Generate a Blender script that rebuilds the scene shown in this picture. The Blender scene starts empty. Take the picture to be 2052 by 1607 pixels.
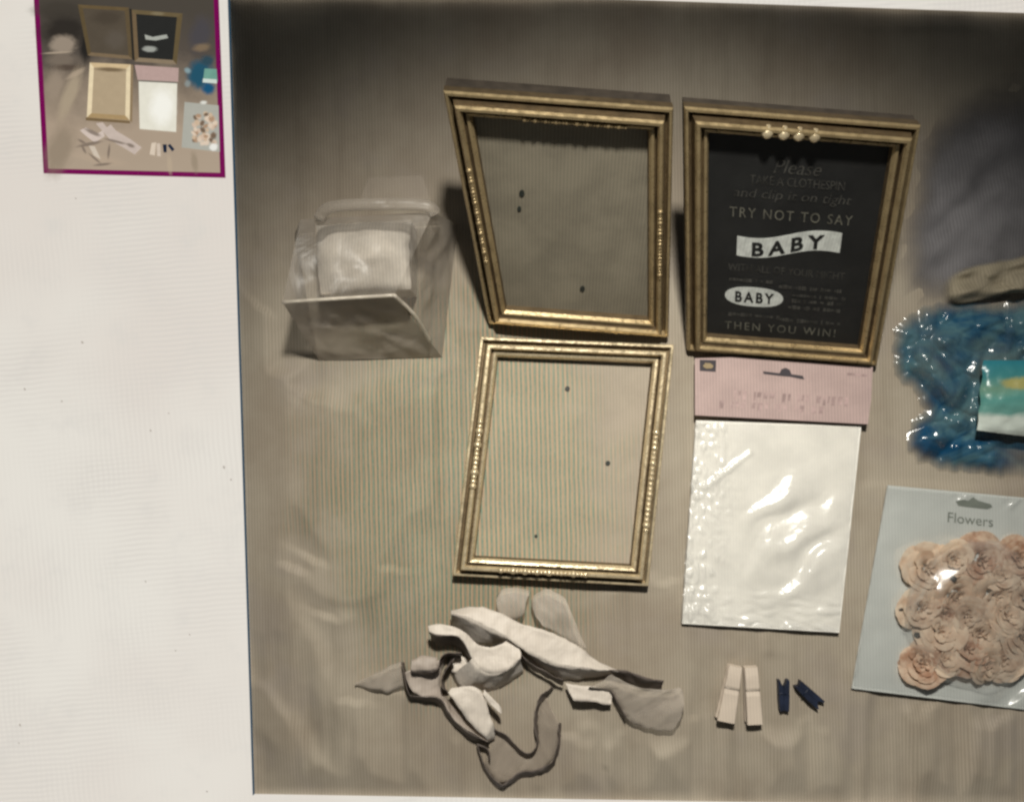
import bpy, bmesh, math, random
from mathutils import Vector, Matrix, noise

random.seed(7)
scene = bpy.context.scene
COL = scene.collection

# ------------------------------------------------------------------ camera
D = 0.85            # camera height above the screen plane (metres)
S = 0.0005          # metres per photograph pixel on that plane
CX, CY = 1026.0, 803.5
cam_d = bpy.data.cameras.new('camera')
cam_d.sensor_fit = 'HORIZONTAL'
cam_d.angle = 2 * math.atan(0.5 * 2052 * S / D)
cam_d.clip_start = 0.01
cam_d.clip_end = 50
cam = bpy.data.objects.new('camera', cam_d)
cam.location = (0, 0, D)
COL.objects.link(cam)
scene.camera = cam

# ------------------------------------------------------------------ world: dim room light
world = bpy.data.worlds.new('World')
scene.world = world
world.use_nodes = True
world.node_tree.nodes['Background'].inputs[0].default_value = (0.90, 0.94, 0.93, 1)
world.node_tree.nodes['Background'].inputs[1].default_value = 0.05


def P(px, py, z=0.0):
    k = S * (D - z) / D
    return Vector(((px - CX) * k, -(py - CY) * k, z))


# ------------------------------------------------------------------ lamp: one lamp over the things
def spot(name, loc, target, energy, size_deg, blend, radius, color):
    l = bpy.data.lights.new(name, 'SPOT')
    l.energy = energy
    l.spot_size = math.radians(size_deg)
    l.spot_blend = blend
    l.shadow_soft_size = radius
    l.color = color
    o = bpy.data.objects.new(name, l)
    COL.objects.link(o)
    o.location = loc
    o.rotation_euler = (Vector(target) - Vector(loc)).to_track_quat('-Z', 'Y').to_euler()
    return o


spot('ceiling_lamp', (0.04, 0.50, 1.0), P(1280, 1600), 68, 77, 1.0, 0.04, (1.0, 0.965, 0.88))

scene.view_settings.view_transform = 'Standard'
scene.view_settings.look = 'None'
scene.view_settings.exposure = 0
scene.view_settings.gamma = 1
scene.view_settings.use_curve_mapping = False
scene.render.engine = 'CYCLES'
scene.cycles.filter_width = 2.6
scene.cycles.transparent_max_bounces = 16
scene.cycles.use_denoising = True


# ------------------------------------------------------------------ helpers
def lin(r, g, b):
    def f(c):
        c /= 255.0
        return c / 12.92 if c <= 0.04045 else ((c + 0.055) / 1.055) ** 2.4
    return (f(r), f(g), f(b), 1)


def rgba(c):
    return tuple(c) + (1,) if len(c) == 3 else tuple(c)


def new_mat(name):
    m = bpy.data.materials.new(name)
    m.use_nodes = True
    nt = m.node_tree
    return m, nt, nt.nodes['Principled BSDF']


def N(nt, t, **kw):
    n = nt.nodes.new(t)
    for k, v in kw.items():
        setattr(n, k, v)
    return n


def noise_tex(nt, scale, detail=4, rough=0.55, vec=None):
    n = N(nt, 'ShaderNodeTexNoise')
    n.inputs['Scale'].default_value = scale
    n.inputs['Detail'].default_value = detail
    n.inputs['Roughness'].default_value = rough
    if vec is not None:
        nt.links.new(vec, n.inputs['Vector'])
    return n


def obj_coord(nt):
    return N(nt, 'ShaderNodeTexCoord').outputs['Object']


def mixc(nt, a, b, fac, mode='MIX'):
    m = N(nt, 'ShaderNodeMix', data_type='RGBA', blend_type=mode)
    for sock, v in ((m.inputs[0], fac), (m.inputs[6], a), (m.inputs[7], b)):
        if hasattr(v, 'is_linked'):
            nt.links.new(v, sock)
        elif isinstance(v, (int, float)):
            sock.default_value = v
        else:
            sock.default_value = rgba(v)
    return m.outputs[2]


def maprange(nt, v, a, b, c, d, smooth=True):
    m = N(nt, 'ShaderNodeMapRange')
    if smooth:
        m.interpolation_type = 'SMOOTHSTEP'
    nt.links.new(v, m.inputs[0])
    for i, x in enumerate((a, b, c, d)):
        m.inputs[i + 1].default_value = x
    return m.outputs[0]


def bump(nt, bsdf, height, strength, dist):
    b = N(nt, 'ShaderNodeBump')
    b.inputs['Strength'].default_value = strength
    b.inputs['Distance'].default_value = dist
    nt.links.new(height, b.inputs['Height'])
    nt.links.new(b.outputs[0], bsdf.inputs['Normal'])


def moire_stripes(nt, col, coarse=True, fine=0.10):
    """screen moire painted into the colour as vertical stripes: coarse teal / salmon ones in a patch, fine ones everywhere"""
    co = obj_coord(nt)
    rot = N(nt, 'ShaderNodeMapping')
    rot.inputs['Rotation'].default_value = (0, 0, math.radians(-1.2))
    nt.links.new(co, rot.inputs[0])
    w = N(nt, 'ShaderNodeTexWave', wave_type='BANDS', bands_direction='X')
    w.inputs['Scale'].default_value = 2 * math.pi / (20 * 0.0031)
    w.inputs['Distortion'].default_value = 1.2
    w.inputs['Detail'].default_value = 2
    w.inputs['Detail Scale'].default_value = 0.4
    nt.links.new(rot.outputs[0], w.inputs['Vector'])
    f = maprange(nt, w.outputs['Fac'], 0, 1, 1 - fine, 1 + fine, False)
    comb = N(nt, 'ShaderNodeCombineColor')
    for i in range(3):
        nt.links.new(f, comb.inputs[i])
    col = mixc(nt, col, comb.outputs[0], 1.0, 'MULTIPLY')
    if coarse:
        w2 = N(nt, 'ShaderNodeTexWave', wave_type='BANDS', bands_direction='X')
        w2.inputs['Scale'].default_value = 2 * math.pi / (20 * 0.0047)
        w2.inputs['Distortion'].default_value = 1.6
        w2.inputs['Detail'].default_value = 2
        w2.inputs['Detail Scale'].default_value = 0.5
        nt.links.new(rot.outputs[0], w2.inputs['Vector'])
        stripe = mixc(nt, (0.42, 0.78, 0.74), (1.36, 1.08, 0.88), w2.outputs['Fac'])
        c = P(930, 985)
        mp = N(nt, 'ShaderNodeMapping')
        mp.inputs['Location'].default_value = (-c.x / 0.19, -c.y / 0.235, 0)
        mp.inputs['Scale'].default_value = (1 / 0.19, 1 / 0.235, 0)
        nt.links.new(co, mp.inputs[0])
        ln = N(nt, 'ShaderNodeVectorMath', operation='LENGTH')
        nt.links.new(mp.outputs[0], ln.inputs[0])
        nz = noise_tex(nt, 14, 3, 0.6, co)
        ad = N(nt, 'ShaderNodeMath', operation='MULTIPLY_ADD')
        nt.links.new(nz.outputs['Fac'], ad.inputs[0])
        ad.inputs[1].default_value = 0.9
        nt.links.new(ln.outputs['Value'], ad.inputs[2])
        nb = noise_tex(nt, 260, 2, 0.7, co)
        stripe = mixc(nt, stripe, (0.95, 0.97, 0.90), maprange(nt, nb.outputs['Fac'], 0.35, 0.65, 0.0, 0.45))
        mask = maprange(nt, ad.outputs[0], 0.95, 1.5, 1.0, 0.0)
        col = mixc(nt, col, mixc(nt, col, stripe, 1.0, 'MULTIPLY'), mask)
    return col


def simple(name, c, rough=0.6, metal=0.0, var=0.12, nscale=60, bmp=0.0, bscale=300, fine=0.0, coarse=False, spec=0.5,
           sheen=0.0, trans=0.0):
    m, nt, b = new_mat(name)
    n = noise_tex(nt, nscale, 5, 0.6, obj_coord(nt))
    c = rgba(c)
    lo = tuple(x * (1 - var) for x in c[:3])
    hi = tuple(min(1, x * (1 + var)) for x in c[:3])
    col = mixc(nt, lo, hi, maprange(nt, n.outputs['Fac'], 0.3, 0.7, 0, 1))
    if fine or coarse:
        col = moire_stripes(nt, col, coarse, fine)
    nt.links.new(col, b.inputs['Base Color'])
    b.inputs['Roughness'].default_value = rough
    b.inputs['Metallic'].default_value = metal
    b.inputs['Specular IOR Level'].default_value = spec
    b.inputs['Sheen Weight'].default_value = sheen
    if bmp:
        nb = noise_tex(nt, bscale, 4, 0.6, obj_coord(nt))
        bump(nt, b, nb.outputs['Fac'], bmp, 0.001)
    if trans:
        b.inputs['Transmission Weight'].default_value = trans
    return m


def emissive(name, c, strength=1.0, var=0.0, nscale=200):
    m, nt, b = new_mat(name)
    c = rgba(c)
    b.inputs['Base Color'].default_value = (0.01, 0.01, 0.01, 1)
    b.inputs['Roughness'].default_value = 0.6
    b.inputs['Specular IOR Level'].default_value = 0.1
    if var:
        n = noise_tex(nt, nscale, 4, 0.6, obj_coord(nt))
        col = mixc(nt, tuple(x * (1 - var) for x in c[:3]), tuple(x * (1 + var) for x in c[:3]), n.outputs['Fac'])
        nt.links.new(col, b.inputs['Emission Color'])
    else:
        b.inputs['Emission Color'].default_value = c
    b.inputs['Emission Strength'].default_value = strength
    return m


def film(name, tint, haze_face, haze_edge, rough=0.12, bscale=70, bstr=0.6, gloss=0.10):
    """thin plastic: see-through, a little milky (more so edge on), with a clear gloss"""
    m = bpy.data.materials.new(name)
    m.use_nodes = True
    nt = m.node_tree
    nt.nodes.clear()
    out = N(nt, 'ShaderNodeOutputMaterial')
    co = obj_coord(nt)
    n = noise_tex(nt, bscale, 3, 0.5, co)
    n.inputs['Distortion'].default_value = 1.5
    bp = N(nt, 'ShaderNodeBump')
    bp.inputs['Strength'].default_value = bstr
    bp.inputs['Distance'].default_value = 0.004
    nt.links.new(n.outputs['Fac'], bp.inputs['Height'])
    tr = N(nt, 'ShaderNodeBsdfTransparent')
    df = N(nt, 'ShaderNodeBsdfDiffuse')
    df.inputs['Color'].default_value = rgba(tint)
    gl = N(nt, 'ShaderNodeBsdfGlossy')
    gl.inputs['Roughness'].default_value = rough
    nt.links.new(bp.outputs[0], gl.inputs['Normal'])
    nt.links.new(bp.outputs[0], df.inputs['Normal'])
    lw = N(nt, 'ShaderNodeLayerWeight')
    lw.inputs['Blend'].default_value = 0.35
    nn = noise_tex(nt, bscale * 0.35, 3, 0.6, co)
    hz = maprange(nt, lw.outputs['Facing'], 0, 1, haze_face, haze_edge, False)
    mu = N(nt, 'ShaderNodeMath', operation='MULTIPLY', use_clamp=True)
    nt.links.new(hz, mu.inputs[0])
    nt.links.new(maprange(nt, nn.outputs['Fac'], 0.3, 0.7, 0.55, 1.45), mu.inputs[1])
    m1 = N(nt, 'ShaderNodeMixShader')
    nt.links.new(mu.outputs[0], m1.inputs[0])
    nt.links.new(tr.outputs[0], m1.inputs[1])
    nt.links.new(df.outputs[0], m1.inputs[2])
    m2 = N(nt, 'ShaderNodeMixShader')
    nt.links.new(maprange(nt, lw.outputs['Facing'], 0, 1, gloss, min(1, gloss * 4), False), m2.inputs[0])
    nt.links.new(m1.outputs[0], m2.inputs[1])
    nt.links.new(gl.outputs[0], m2.inputs[2])
    nt.links.new(m2.outputs[0], out.inputs[0])
    return m


def obj(name, verts, faces, mat, parent=None, smooth=False, label=None, cat=None, group=None, kind=None):
    me = bpy.data.meshes.new(name)
    me.from_pydata([tuple(v) for v in verts], [], faces)
    me.update()
    if smooth:
        for p in me.polygons:
            p.use_smooth = True
    me.materials.append(mat)
    o = bpy.data.objects.new(name, me)
    COL.objects.link(o)
    if parent is not None:
        o.parent = parent
        o.matrix_parent_inverse = parent.matrix_world.inverted()
    tag(o, label, cat, group, kind)
    return o


def tag(o, label=None, cat=None, group=None, kind=None):
    for k, v in (('label', label), ('category', cat), ('group', group), ('kind', kind)):
        if v:
            o[k] = v


def thing(name, loc, label, cat, group=None):
    o = bpy.data.objects.new(name, None)
    o.empty_display_size = 0.02
    COL.objects.link(o)
    o.location = loc
    o.matrix_world = Matrix.Translation(loc)
    tag(o, label, cat, group)
    return o


def slab(pts, up, th):
    """closed prism from a ring of 3D points, thickness th along up"""
    n = len(pts)
    v = [p.copy() for p in pts] + [p + up * th for p in pts]
    f = [list(range(n - 1, -1, -1)), list(range(n, 2 * n))]
    for i in range(n):
        j = (i + 1) % n
        f.append([i, j, n + j, n + i])
    return v, f


def ring_fix(pts):
    """counter-clockwise seen from above"""
    a = sum(pts[i].x * pts[(i + 1) % len(pts)].y - pts[(i + 1) % len(pts)].x * pts[i].y for i in range(len(pts)))
    return pts if a > 0 else pts[::-1]


def plate(name, pix, z, th, mat, parent=None, **kw):
    pts = ring_fix([P(x, y, z) for x, y in pix])
    v, f = slab(pts, Vector((0, 0, 1)), th)
    return obj(name, v, f, mat, parent, **kw)


def catmull(pts, n):
    out = []
    m = len(pts)
    for k in range(n):
        t = k / (n - 1) * (m - 1)
        i = min(int(t), m - 2)
        u = t - i
        p0, p1, p2, p3 = pts[max(i - 1, 0)], pts[i], pts[i + 1], pts[min(i + 2, m - 1)]
        out.append(0.5 * ((2 * p1) + (p2 - p0) * u + (2 * p0 - 5 * p1 + 4 * p2 - p3) * u * u + (3 * p1 - p0 - 3 * p2 + p3) * u ** 3))
    return out


def tube_mesh(pts, r, seg=8):
    v, f = [], []
    n = len(pts)
    for i, p in enumerate(pts):
        d = (pts[min(i + 1, n - 1)] - pts[max(i - 1, 0)]).normalized()
        a = d.orthogonal().normalized() if abs(d.z) > 0.9 else d.cross(Vector((0, 0, 1))).normalized()
        b = d.cross(a).normalized()
        for k in range(seg):
            t = 2 * math.pi * k / seg
            v.append(p + a * (r * math.cos(t)) + b * (r * math.sin(t)))
    for i in range(n - 1):
        for k in range(seg):
            l = (k + 1) % seg
            f.append([i * seg + k, i * seg + l, (i + 1) * seg + l, (i + 1) * seg + k])
    f.append(list(range(seg - 1, -1, -1)))
    f.append([(n - 1) * seg + k for k in range(seg)])
    return v, f


def bil(q, u, v):
    """q = TL, TR, BR, BL"""
    return (q[0] * (1 - u) + q[1] * u) * (1 - v) + (q[3] * (1 - u) + q[2] * u) * v


def text_geo(s, shear=0.0, bold=0.0, space=1.0):
    cu = bpy.data.curves.new('text', 'FONT')
    cu.body = s
    cu.offset = bold
    cu.space_character = space
    cu.shear = shear
    cu.resolution_u = 3
    o = bpy.data.objects.new('text', cu)
    COL.objects.link(o)
    dg = bpy.context.evaluated_depsgraph_get()
    me = bpy.data.meshes.new_from_object(o.evaluated_get(dg))
    v = [Vector((p.co.x, p.co.y)) for p in me.vertices]
    f = [list(p.vertices) for p in me.polygons]
    bpy.data.objects.remove(o)
    bpy.data.curves.remove(cu)
    bpy.data.meshes.remove(me)
    x0, x1 = min(p.x for p in v), max(p.x for p in v)
    y0, y1 = min(p.y for p in v), max(p.y for p in v)
    return [((p.x - x0) / (x1 - x0), (y1 - p.y) / (y1 - y0)) for p in v], f


# ------------------------------------------------------------------ the cloth the things lie on
def seg_dist(px, py, a, b):
    ax, ay = a
    bx, by = b
    dx, dy = bx - ax, by - ay
    t = max(0, min(1, ((px - ax) * dx + (py - ay) * dy) / (dx * dx + dy * dy)))
    return math.hypot(px - ax - t * dx, py - ay - t * dy), t


FOLDS = [  # polyline, height m, half width px
    ([(690, 830), (800, 790), (900, 745), (960, 700)], 0.006, 50),
    ([(510, 1400), (580, 1470), (640, 1560), (680, 1640)], 0.005, 26),
    ([(690, 1250), (705, 1400), (735, 1600)], 0.004, 30),
    ([(580, 660), (560, 760), (540, 900)], 0.008, 40),
    ([(960, 790), (800, 860), (680, 1000)], 0.009, 42),
    ([(880, 930), (770, 1010), (700, 1150)], 0.008, 40),
    ([(640, 820), (560, 960), (530, 1120)], 0.007, 40),
    ([(540, 1180), (620, 1290), (660, 1400)], 0.004, 30),
    ([(700, 860), (680, 1000), (690, 1120)], 0.006, 40),
    ([(830, 1400), (840, 1620)], 0.003, 25),
    ([(1180, 1480), (1190, 1640)], 0.004, 24),
    ([(1330, 1460), (1320, 1640)], 0.004, 26),
    ([(1560, 1470), (1590, 1650)], 0.004, 24),
    ([(1840, 1440), (1870, 1650)], 0.005, 22),
    ([(1980, 1470), (1960, 1650)], 0.004, 24),
    ([(1300, 1180), (1320, 1330)], 0.003, 30),
]
Z0 = -0.013
FLAT = [(905, 672, 1350, 1172, -0.0112), (1362, 715, 1745, 1268, -0.0108), (1706, 970, 2260, 1430, -0.0112), (1750, 60, 2270, 960, -0.0142), (560, 400, 915, 715, -0.0122),
        (1430, 1330, 1660, 1460, -0.0132), (860, 1190, 1380, 1480, -0.0118)]


def cloth_h(px, py):
    h = Z0
    for poly, a, w in FOLDS:
        best = (1e9, 0)
        for i in range(len(poly) - 1):
            d, t = seg_dist(px, py, poly[i], poly[i + 1])
            if d < best[0]:
                qx = poly[i][0] + t * (poly[i + 1][0] - poly[i][0])
                qy = poly[i][1] + t * (poly[i + 1][1] - poly[i][1])
                best = (d, (px - qx) * (1106 - px) + (py - qy) * (-196 - py))
        d, sg = best
        if d < 8 * w:       # one steep and one long, easy side
            h += 1.5 * a * math.exp(-(d / ((0.75 if sg > 0 else 2.2) * w)) ** 2)
    h += 0.0030 * noise.noise(Vector((px / 130.0, py / 260.0, 0.3)))
    bot = max(0, min(1, (py - 1180) / 250))
    h += bot * 0.0050 * noise.noise(Vector((px / 34.0, py / 420.0, 4.3)))
    h += bot * 0.0018 * noise.noise(Vector((px / 14.0, py / 300.0, 8.3)))
    h += 0.0006 * noise.noise(Vector((px / 25.0, py / 40.0, 2.3)))
    e = min(px - (458 + 50 * py / 1590.0), 1590 + (py * 0) + (px - 508) * 0.0115 - py, py + 6 - max(0, px - 1240) * 0.034)
    for (xa, ya, xb, yb, cz) in FLAT:       # the cloth lies flat under what rests on it
        dd = max(xa - px, px - xb, ya - py, py - yb, 0.0)
        if dd < 60:
            t = dd / 60.0
            h = min(h, cz + 0.02 * t * t)
    cap = -0.0122 + 0.010 * max(0.0, min(1.0, e / 90.0))
    return min(h, cap)


def make_cloth():
    x0, x1, y0, y1, st = 438, 2260, -60, 1690, 7
    nx, ny = int((x1 - x0) / st) + 1, int((y1 - y0) / st) + 1
    v = []
    for j in range(ny):
        for i in range(nx):
            px, py = x0 + i * st, y0 + j * st
            h = cloth_h(px, py)
            q = P(px, py, 0)
            v.append((q.x, q.y, h))
    f = [[j * nx + i, (j + 1) * nx + i, (j + 1) * nx + i + 1, j * nx + i + 1] for j in range(ny - 1) for i in range(nx - 1)]
    m, nt, b = new_mat('taupe_cloth')
    co = obj_coord(nt)
    n1 = noise_tex(nt, 7, 4, 0.6, co)
    col = mixc(nt, (0.322, 0.268, 0.205), (0.398, 0.345, 0.270), maprange(nt, n1.outputs['Fac'], 0.35, 0.65, 0, 1))
    n2 = noise_tex(nt, 11, 3, 0.6, co)
    col = mixc(nt, col, (0.345, 0.295, 0.245), maprange(nt, n2.outputs['Fac'], 0.52, 0.72, 0, 0.7))
    mp = N(nt, 'ShaderNodeMapping')
    mp.inputs['Scale'].default_value = (48, 5, 1)
    mp.inputs['Rotation'].default_value = (0, 0, math.radians(-2))
    nt.links.new(co, mp.inputs[0])
    ns = noise_tex(nt, 1.0, 4, 0.6, mp.outputs[0])
    col = mixc(nt, col, mixc(nt, col, (0.76, 0.75, 0.73), 1.0, 'MULTIPLY'), maprange(nt, ns.outputs['Fac'], 0.45, 0.78, 0, 0.55))  # vertical fold shading painted in as darker streaks
    col = moire_stripes(nt, col, True, 0.13)
    nt.links.new(col, b.inputs['Base Color'])
    b.inputs['Roughness'].default_value = 0.66
    b.inputs['Specular IOR Level'].default_value = 0.3
    b.inputs['Sheen Weight'].default_value = 0.2
    n3 = noise_tex(nt, 900, 3, 0.6, co)
    bump(nt, b, n3.outputs['Fac'], 0.35, 0.001)
    return obj('ground_cloth', v, f, m, smooth=True, kind='structure',
               label='taupe creased cloth that all the things lie on')


make_cloth()

# ------------------------------------------------------------------ the white screen page round the picture
m_page, nt, b = new_mat('lit_screen_page')
co = obj_coord(nt)
n1 = noise_tex(nt, 3.2, 3, 0.5, co)
col = mixc(nt, lin(229, 224, 214), lin(223, 215, 205), maprange(nt, n1.outputs['Fac'], 0.35, 0.65, 0, 1))
n2 = noise_tex(nt, 26, 5, 0.65, co)
col = mixc(nt, col, lin(214, 210, 202), maprange(nt, n2.outputs['Fac'], 0.5, 0.8, 0, 0.5))
for dirn, per, amp, seed in (('Y', 0.0052, 0.5, 3.0), ('X', 0.0052, 0.35, 9.0)):
    mp = N(nt, 'ShaderNodeMapping')
    mp.inputs['Rotation'].default_value = (0, 0, math.radians(-5))
    nt.links.new(co, mp.inputs[0])
    w = N(nt, 'ShaderNodeTexWave', wave_type='BANDS', bands_direction=dirn)
    w.inputs['Scale'].default_value = 2 * math.pi / (20 * per)
    w.inputs['Distortion'].default_value = 2.5
    w.inputs['Detail Scale'].default_value = 0.6
    nt.links.new(mp.outputs[0], w.inputs['Vector'])
    off = N(nt, 'ShaderNodeMapping')
    off.inputs['Location'].default_value = (seed, seed, 0)
    nt.links.new(co, off.inputs[0])
    nm = noise_tex(nt, 7, 2, 0.5, off.outputs[0])
    mk = N(nt, 'ShaderNodeMath', operation='MULTIPLY')
    nt.links.new(maprange(nt, nm.outputs['Fac'], 0.42, 0.68, 0, amp), mk.inputs[0])
    nt.links.new(w.outputs['Fac'], mk.inputs[1])
    col = mixc(nt, col, lin(211, 205, 197), mk.outputs[0])
b.inputs['Base Color'].default_value = (0.03, 0.03, 0.03, 1)
b.inputs['Roughness'].default_value = 0.6
b.inputs['Specular IOR Level'].default_value = 0.15
nt.links.new(col, b.inputs['Emission Color'])
b.inputs['Emission Strength'].default_value = 0.98

TLc, BLc = (458, -6), (508, 1590)                  # picture opening
TRc, BRc = (2300, 35), (2300, 1620)
screen = thing('display_screen', P(230, 800), 'white web page on a screen, wrapping round the large picture', 'screen')
plate('page_panel', [(-120, -80), (TLc[0] - 2.3, -80), (TLc[0], -6), (BLc[0], 1590), (510.5, 1690), (-120, 1690)], -0.0115, 0.0035, m_page, screen)
plate('page_panel', [(TLc[0] - 2.3, -80), (2300, -80), TRc, (1240, -0.5), TLc], -0.0115, 0.0035, m_page, screen)
plate('page_panel', [BLc, (1300, 1603), BRc, (2300, 1690), (510.5, 1690)], -0.0115, 0.0035, m_page, screen)
m_edge = emissive('picture_edge_blue', lin(38, 66, 84))
plate('picture_edge', [(458.2, -6), (460.6, -6), (510.3, 1589), (508.2, 1590)], -0.0115, 0.0032, m_edge, screen)
m_dust = emissive('dust', lin(180, 172, 162))
for (x, y, r, e) in [(449, 936, 4, 1.6), (463, 961, 3.2, 1.1), (165, 686, 4, 1.2), (338, 828, 2.6, 1), (302, 863, 3, 1.3), (152, 398, 2.6, 1),
                     (50, 780, 3, 1.5), (124, 804, 2.5, 1.3), (380, 1271, 2.6, 1), (292, 1165, 2.6, 1.4), (40, 1452, 3, 1.3), (415, 1585, 3, 1.2),
                     (352, 1303, 2.4, 1), (38, 1488, 2.2, 1.2)]:
    pts = []
    for k in range(9):
        t = 2 * math.pi * k / 9
        rr = r * (0.75 + 0.5 * random.random()) * 0.6
        pts.append((x + rr * math.cos(t) + 0.4 * rr * math.sin(t), y + rr * e * math.sin(t)))
    plate('dust_speck', pts, -0.0079, 0.0003, m_dust, screen)

# ------------------------------------------------------------------ thumbnail on the page
thumb = thing('thumbnail_picture', P(260, 170), 'small thumbnail picture with a purple border on the white page', 'thumbnail')
m_pur = emissive('purple_border', lin(116, 10, 80), 1.0, 0.08)


def TQ(u, v):      # thumbnail outline, u to the right, v downward; v=1 at the bottom
    q = [Vector((66, -40)), Vector((437, -40)), Vector((452, 357)), Vector((88, 348))]
    p = bil(q, u, v)
    return (p.x, p.y)


bw, bh = 10 / 366, 9.5 / 390
m_tile, nt, b = new_mat('thumbnail_backdrop')
co = obj_coord(nt)
sep = N(nt, 'ShaderNodeSeparateXYZ')
nt.links.new(co, sep.inputs[0])
nz = noise_tex(nt, 30, 4, 0.6, co)
ad = N(nt, 'ShaderNodeMath', operation='MULTIPLY_ADD')
nt.links.new(nz.outputs['Fac'], ad.inputs[0])
ad.inputs[1].default_value = 0.06
nt.links.new(sep.outputs['Y'], ad.inputs[2])
ytop, ybot = P(0, 20).y, P(0, 350).y
fac = maprange(nt, ad.outputs[0], ytop + 0.03, ybot + 0.03, 0, 1, False)
cr = N(nt, 'ShaderNodeValToRGB')
nt.links.new(fac, cr.inputs[0])
e = cr.color_ramp.elements
e[0].position, e[0].color = 0.0, lin(74, 68, 60)
e[1].position, e[1].color = 1.0, lin(172, 155, 135)
for p_, c_ in ((0.25, lin(84, 76, 68)), (0.5, lin(140, 125, 108)), (0.7, lin(168, 150, 130))):
    k_ = e.new(p_)
    k_.color = c_
b.inputs['Base Color'].default_value = (0.02, 0.02, 0.02, 1)
nt.links.new(cr.outputs[0], b.inputs['Emission Color'])
b.inputs['Emission Strength'].default_value = 1.0
plate('border_bar', [TQ(0, 0), TQ(bw, 0), TQ(bw, 1 - bh), TQ(0, 1)], -0.0078, 0.0006, m_pur, thumb)
plate('border_bar', [TQ(1 - bw, 0), TQ(1, 0), TQ(1, 1), TQ(1 - bw, 1 - bh)], -0.0078, 0.0006, m_pur, thumb)
plate('border_bar', [TQ(bw, 1 - bh), TQ(1 - bw, 1 - bh), TQ(1, 1), TQ(0, 1)], -0.0078, 0.0006, m_pur, thumb)
tile = plate('picture_tile', [TQ(bw, 0), TQ(1 - bw, 0), TQ(1 - bw, 1 - bh), TQ(bw, 1 - bh)], -0.0078, 0.0003, m_tile, thumb)
TZ = [-0.0073]


def tp(name, pix, c, var=0.12, ns=260):
    """a flat patch of the thumbnail's own picture"""
    TZ[0] += 0.00002
    return plate(name, pix, TZ[0], 0.00015, emissive('thumbnail_' + name, lin(*c), 1.0, var, ns), tile)


def blob(cx, cy, rx, ry, n=18, j=0.12, seed=0):
    r = random.Random(seed)
    return [(cx + rx * math.cos(2 * math.pi * k / n) * (1 + j * (r.random() - .5) * 2),
             cy + ry * math.sin(2 * math.pi * k / n) * (1 + j * (r.random() - .5) * 2)) for k in range(n)]


def tframe(tl, tr, br, bl, w, cols, inner):
    q = [Vector(p) for p in (tl, tr, br, bl)]
    i = [(bil(q, w, w * .8)), bil(q, 1 - w, w * .8), bil(q, 1 - w, 1 - w * .8), bil(q, w, 1 - w * .8)]
    tp('framed_board', [tuple(p) for p in i], inner, 0.10, 120)
    for k in range(4):
        l = (k + 1) % 4
        tp('frame_bar', [tuple(q[k]), tuple(q[l]), tuple(i[l]), tuple(i[k])], cols[k], 0.15, 200)


def soft(name, cx, cy, rx, ry, c, rot=0.0, a=1.0, core=0.35):
    """a soft-edged patch of the thumbnail's own picture (it is a flat image on the screen)"""
    TZ[0] += 0.00002
    key = 'thumbnail_soft_%d_%d_%d_%d_%d' % (c + (int(a * 100), int(core * 100)))
    m = bpy.data.materials.get(key)
    if not m:
        m = bpy.data.materials.new(key)
        m.use_nodes = True
        nt = m.node_tree
        nt.nodes.clear()
        out = N(nt, 'ShaderNodeOutputMaterial')
        em = N(nt, 'ShaderNodeEmission')
        em.inputs[0].default_value = lin(*c)
        tr = N(nt, 'ShaderNodeBsdfTransparent')
        mx = N(nt, 'ShaderNodeMixShader')
        co = obj_coord(nt)
        ln = N(nt, 'ShaderNodeVectorMath', operation='LENGTH')
        nt.links.new(co, ln.inputs[0])
        nz = noise_tex(nt, 2.2, 3, 0.6, co)
        ad = N(nt, 'ShaderNodeMath', operation='MULTIPLY_ADD')
        nt.links.new(nz.outputs['Fac'], ad.inputs[0])
        ad.inputs[1].default_value = 0.5
        nt.links.new(ln.outputs['Value'], ad.inputs[2])
        nt.links.new(maprange(nt, ad.outputs[0], core + 0.2, 1.2, a, 0), mx.inputs[0])
        nt.links.new(tr.outputs[0], mx.inputs[1])
        nt.links.new(em.outputs[0], mx.inputs[2])
        nt.links.new(mx.outputs[0], out.inputs[0])
    me = bpy.data.meshes.new(name)
    ring = [(math.cos(2 * math.pi * k / 24) * 1.0, math.sin(2 * math.pi * k / 24) * 1.0, 0) for k in range(24)]
    me.from_pydata(ring, [], [list(range(24))])
    me.materials.append(m)
    o = bpy.data.objects.new(name, me)
    COL.objects.link(o)
    p = P(cx, cy, TZ[0] + 0.0002)
    o.matrix_world = Matrix.Translation(p) @ Matrix.Rotation(-rot, 4, 'Z') @ Matrix.Diagonal((rx * S * 1.3, ry * S * 1.3, 1, 1))
    loc, r_, sc = o.matrix_world.decompose()
    o.parent = tile
    return o


soft('dark_shade', 130, 62, 55, 40, (44, 40, 36), 0, 0.9)
soft('dark_shade', 172, 96, 14, 34, (36, 34, 32), 0, 0.95)
soft('dark_shade', 120, 20, 60, 22, (62, 57, 50), 0, 0.7)
soft('pale_bag', 126, 90, 28, 20, (150, 136, 120), 0, 1.0, 0.5)
soft('pale_bag', 122, 120, 34, 16, (120, 108, 95), 0, 0.9)
soft('bag_seam', 116, 106, 32, 2.2, (168, 152, 132), -0.06, 0.9, 0.5)
soft('bag_shade', 134, 136, 34, 7, (84, 72, 62), 0.0, 0.9)
soft('pale_fold', 140, 190, 16, 60, (172, 156, 132), 0.35, 0.8)
soft('pale_fold', 110, 170, 20, 36, (158, 142, 124), 0.2, 0.6)
soft('pale_fold', 152, 148, 24, 6, (176, 158, 136), -0.5, 0.7)
soft('dark_fold', 120, 300, 30, 60, (132, 118, 100), 0.3, 0.6)
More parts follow.
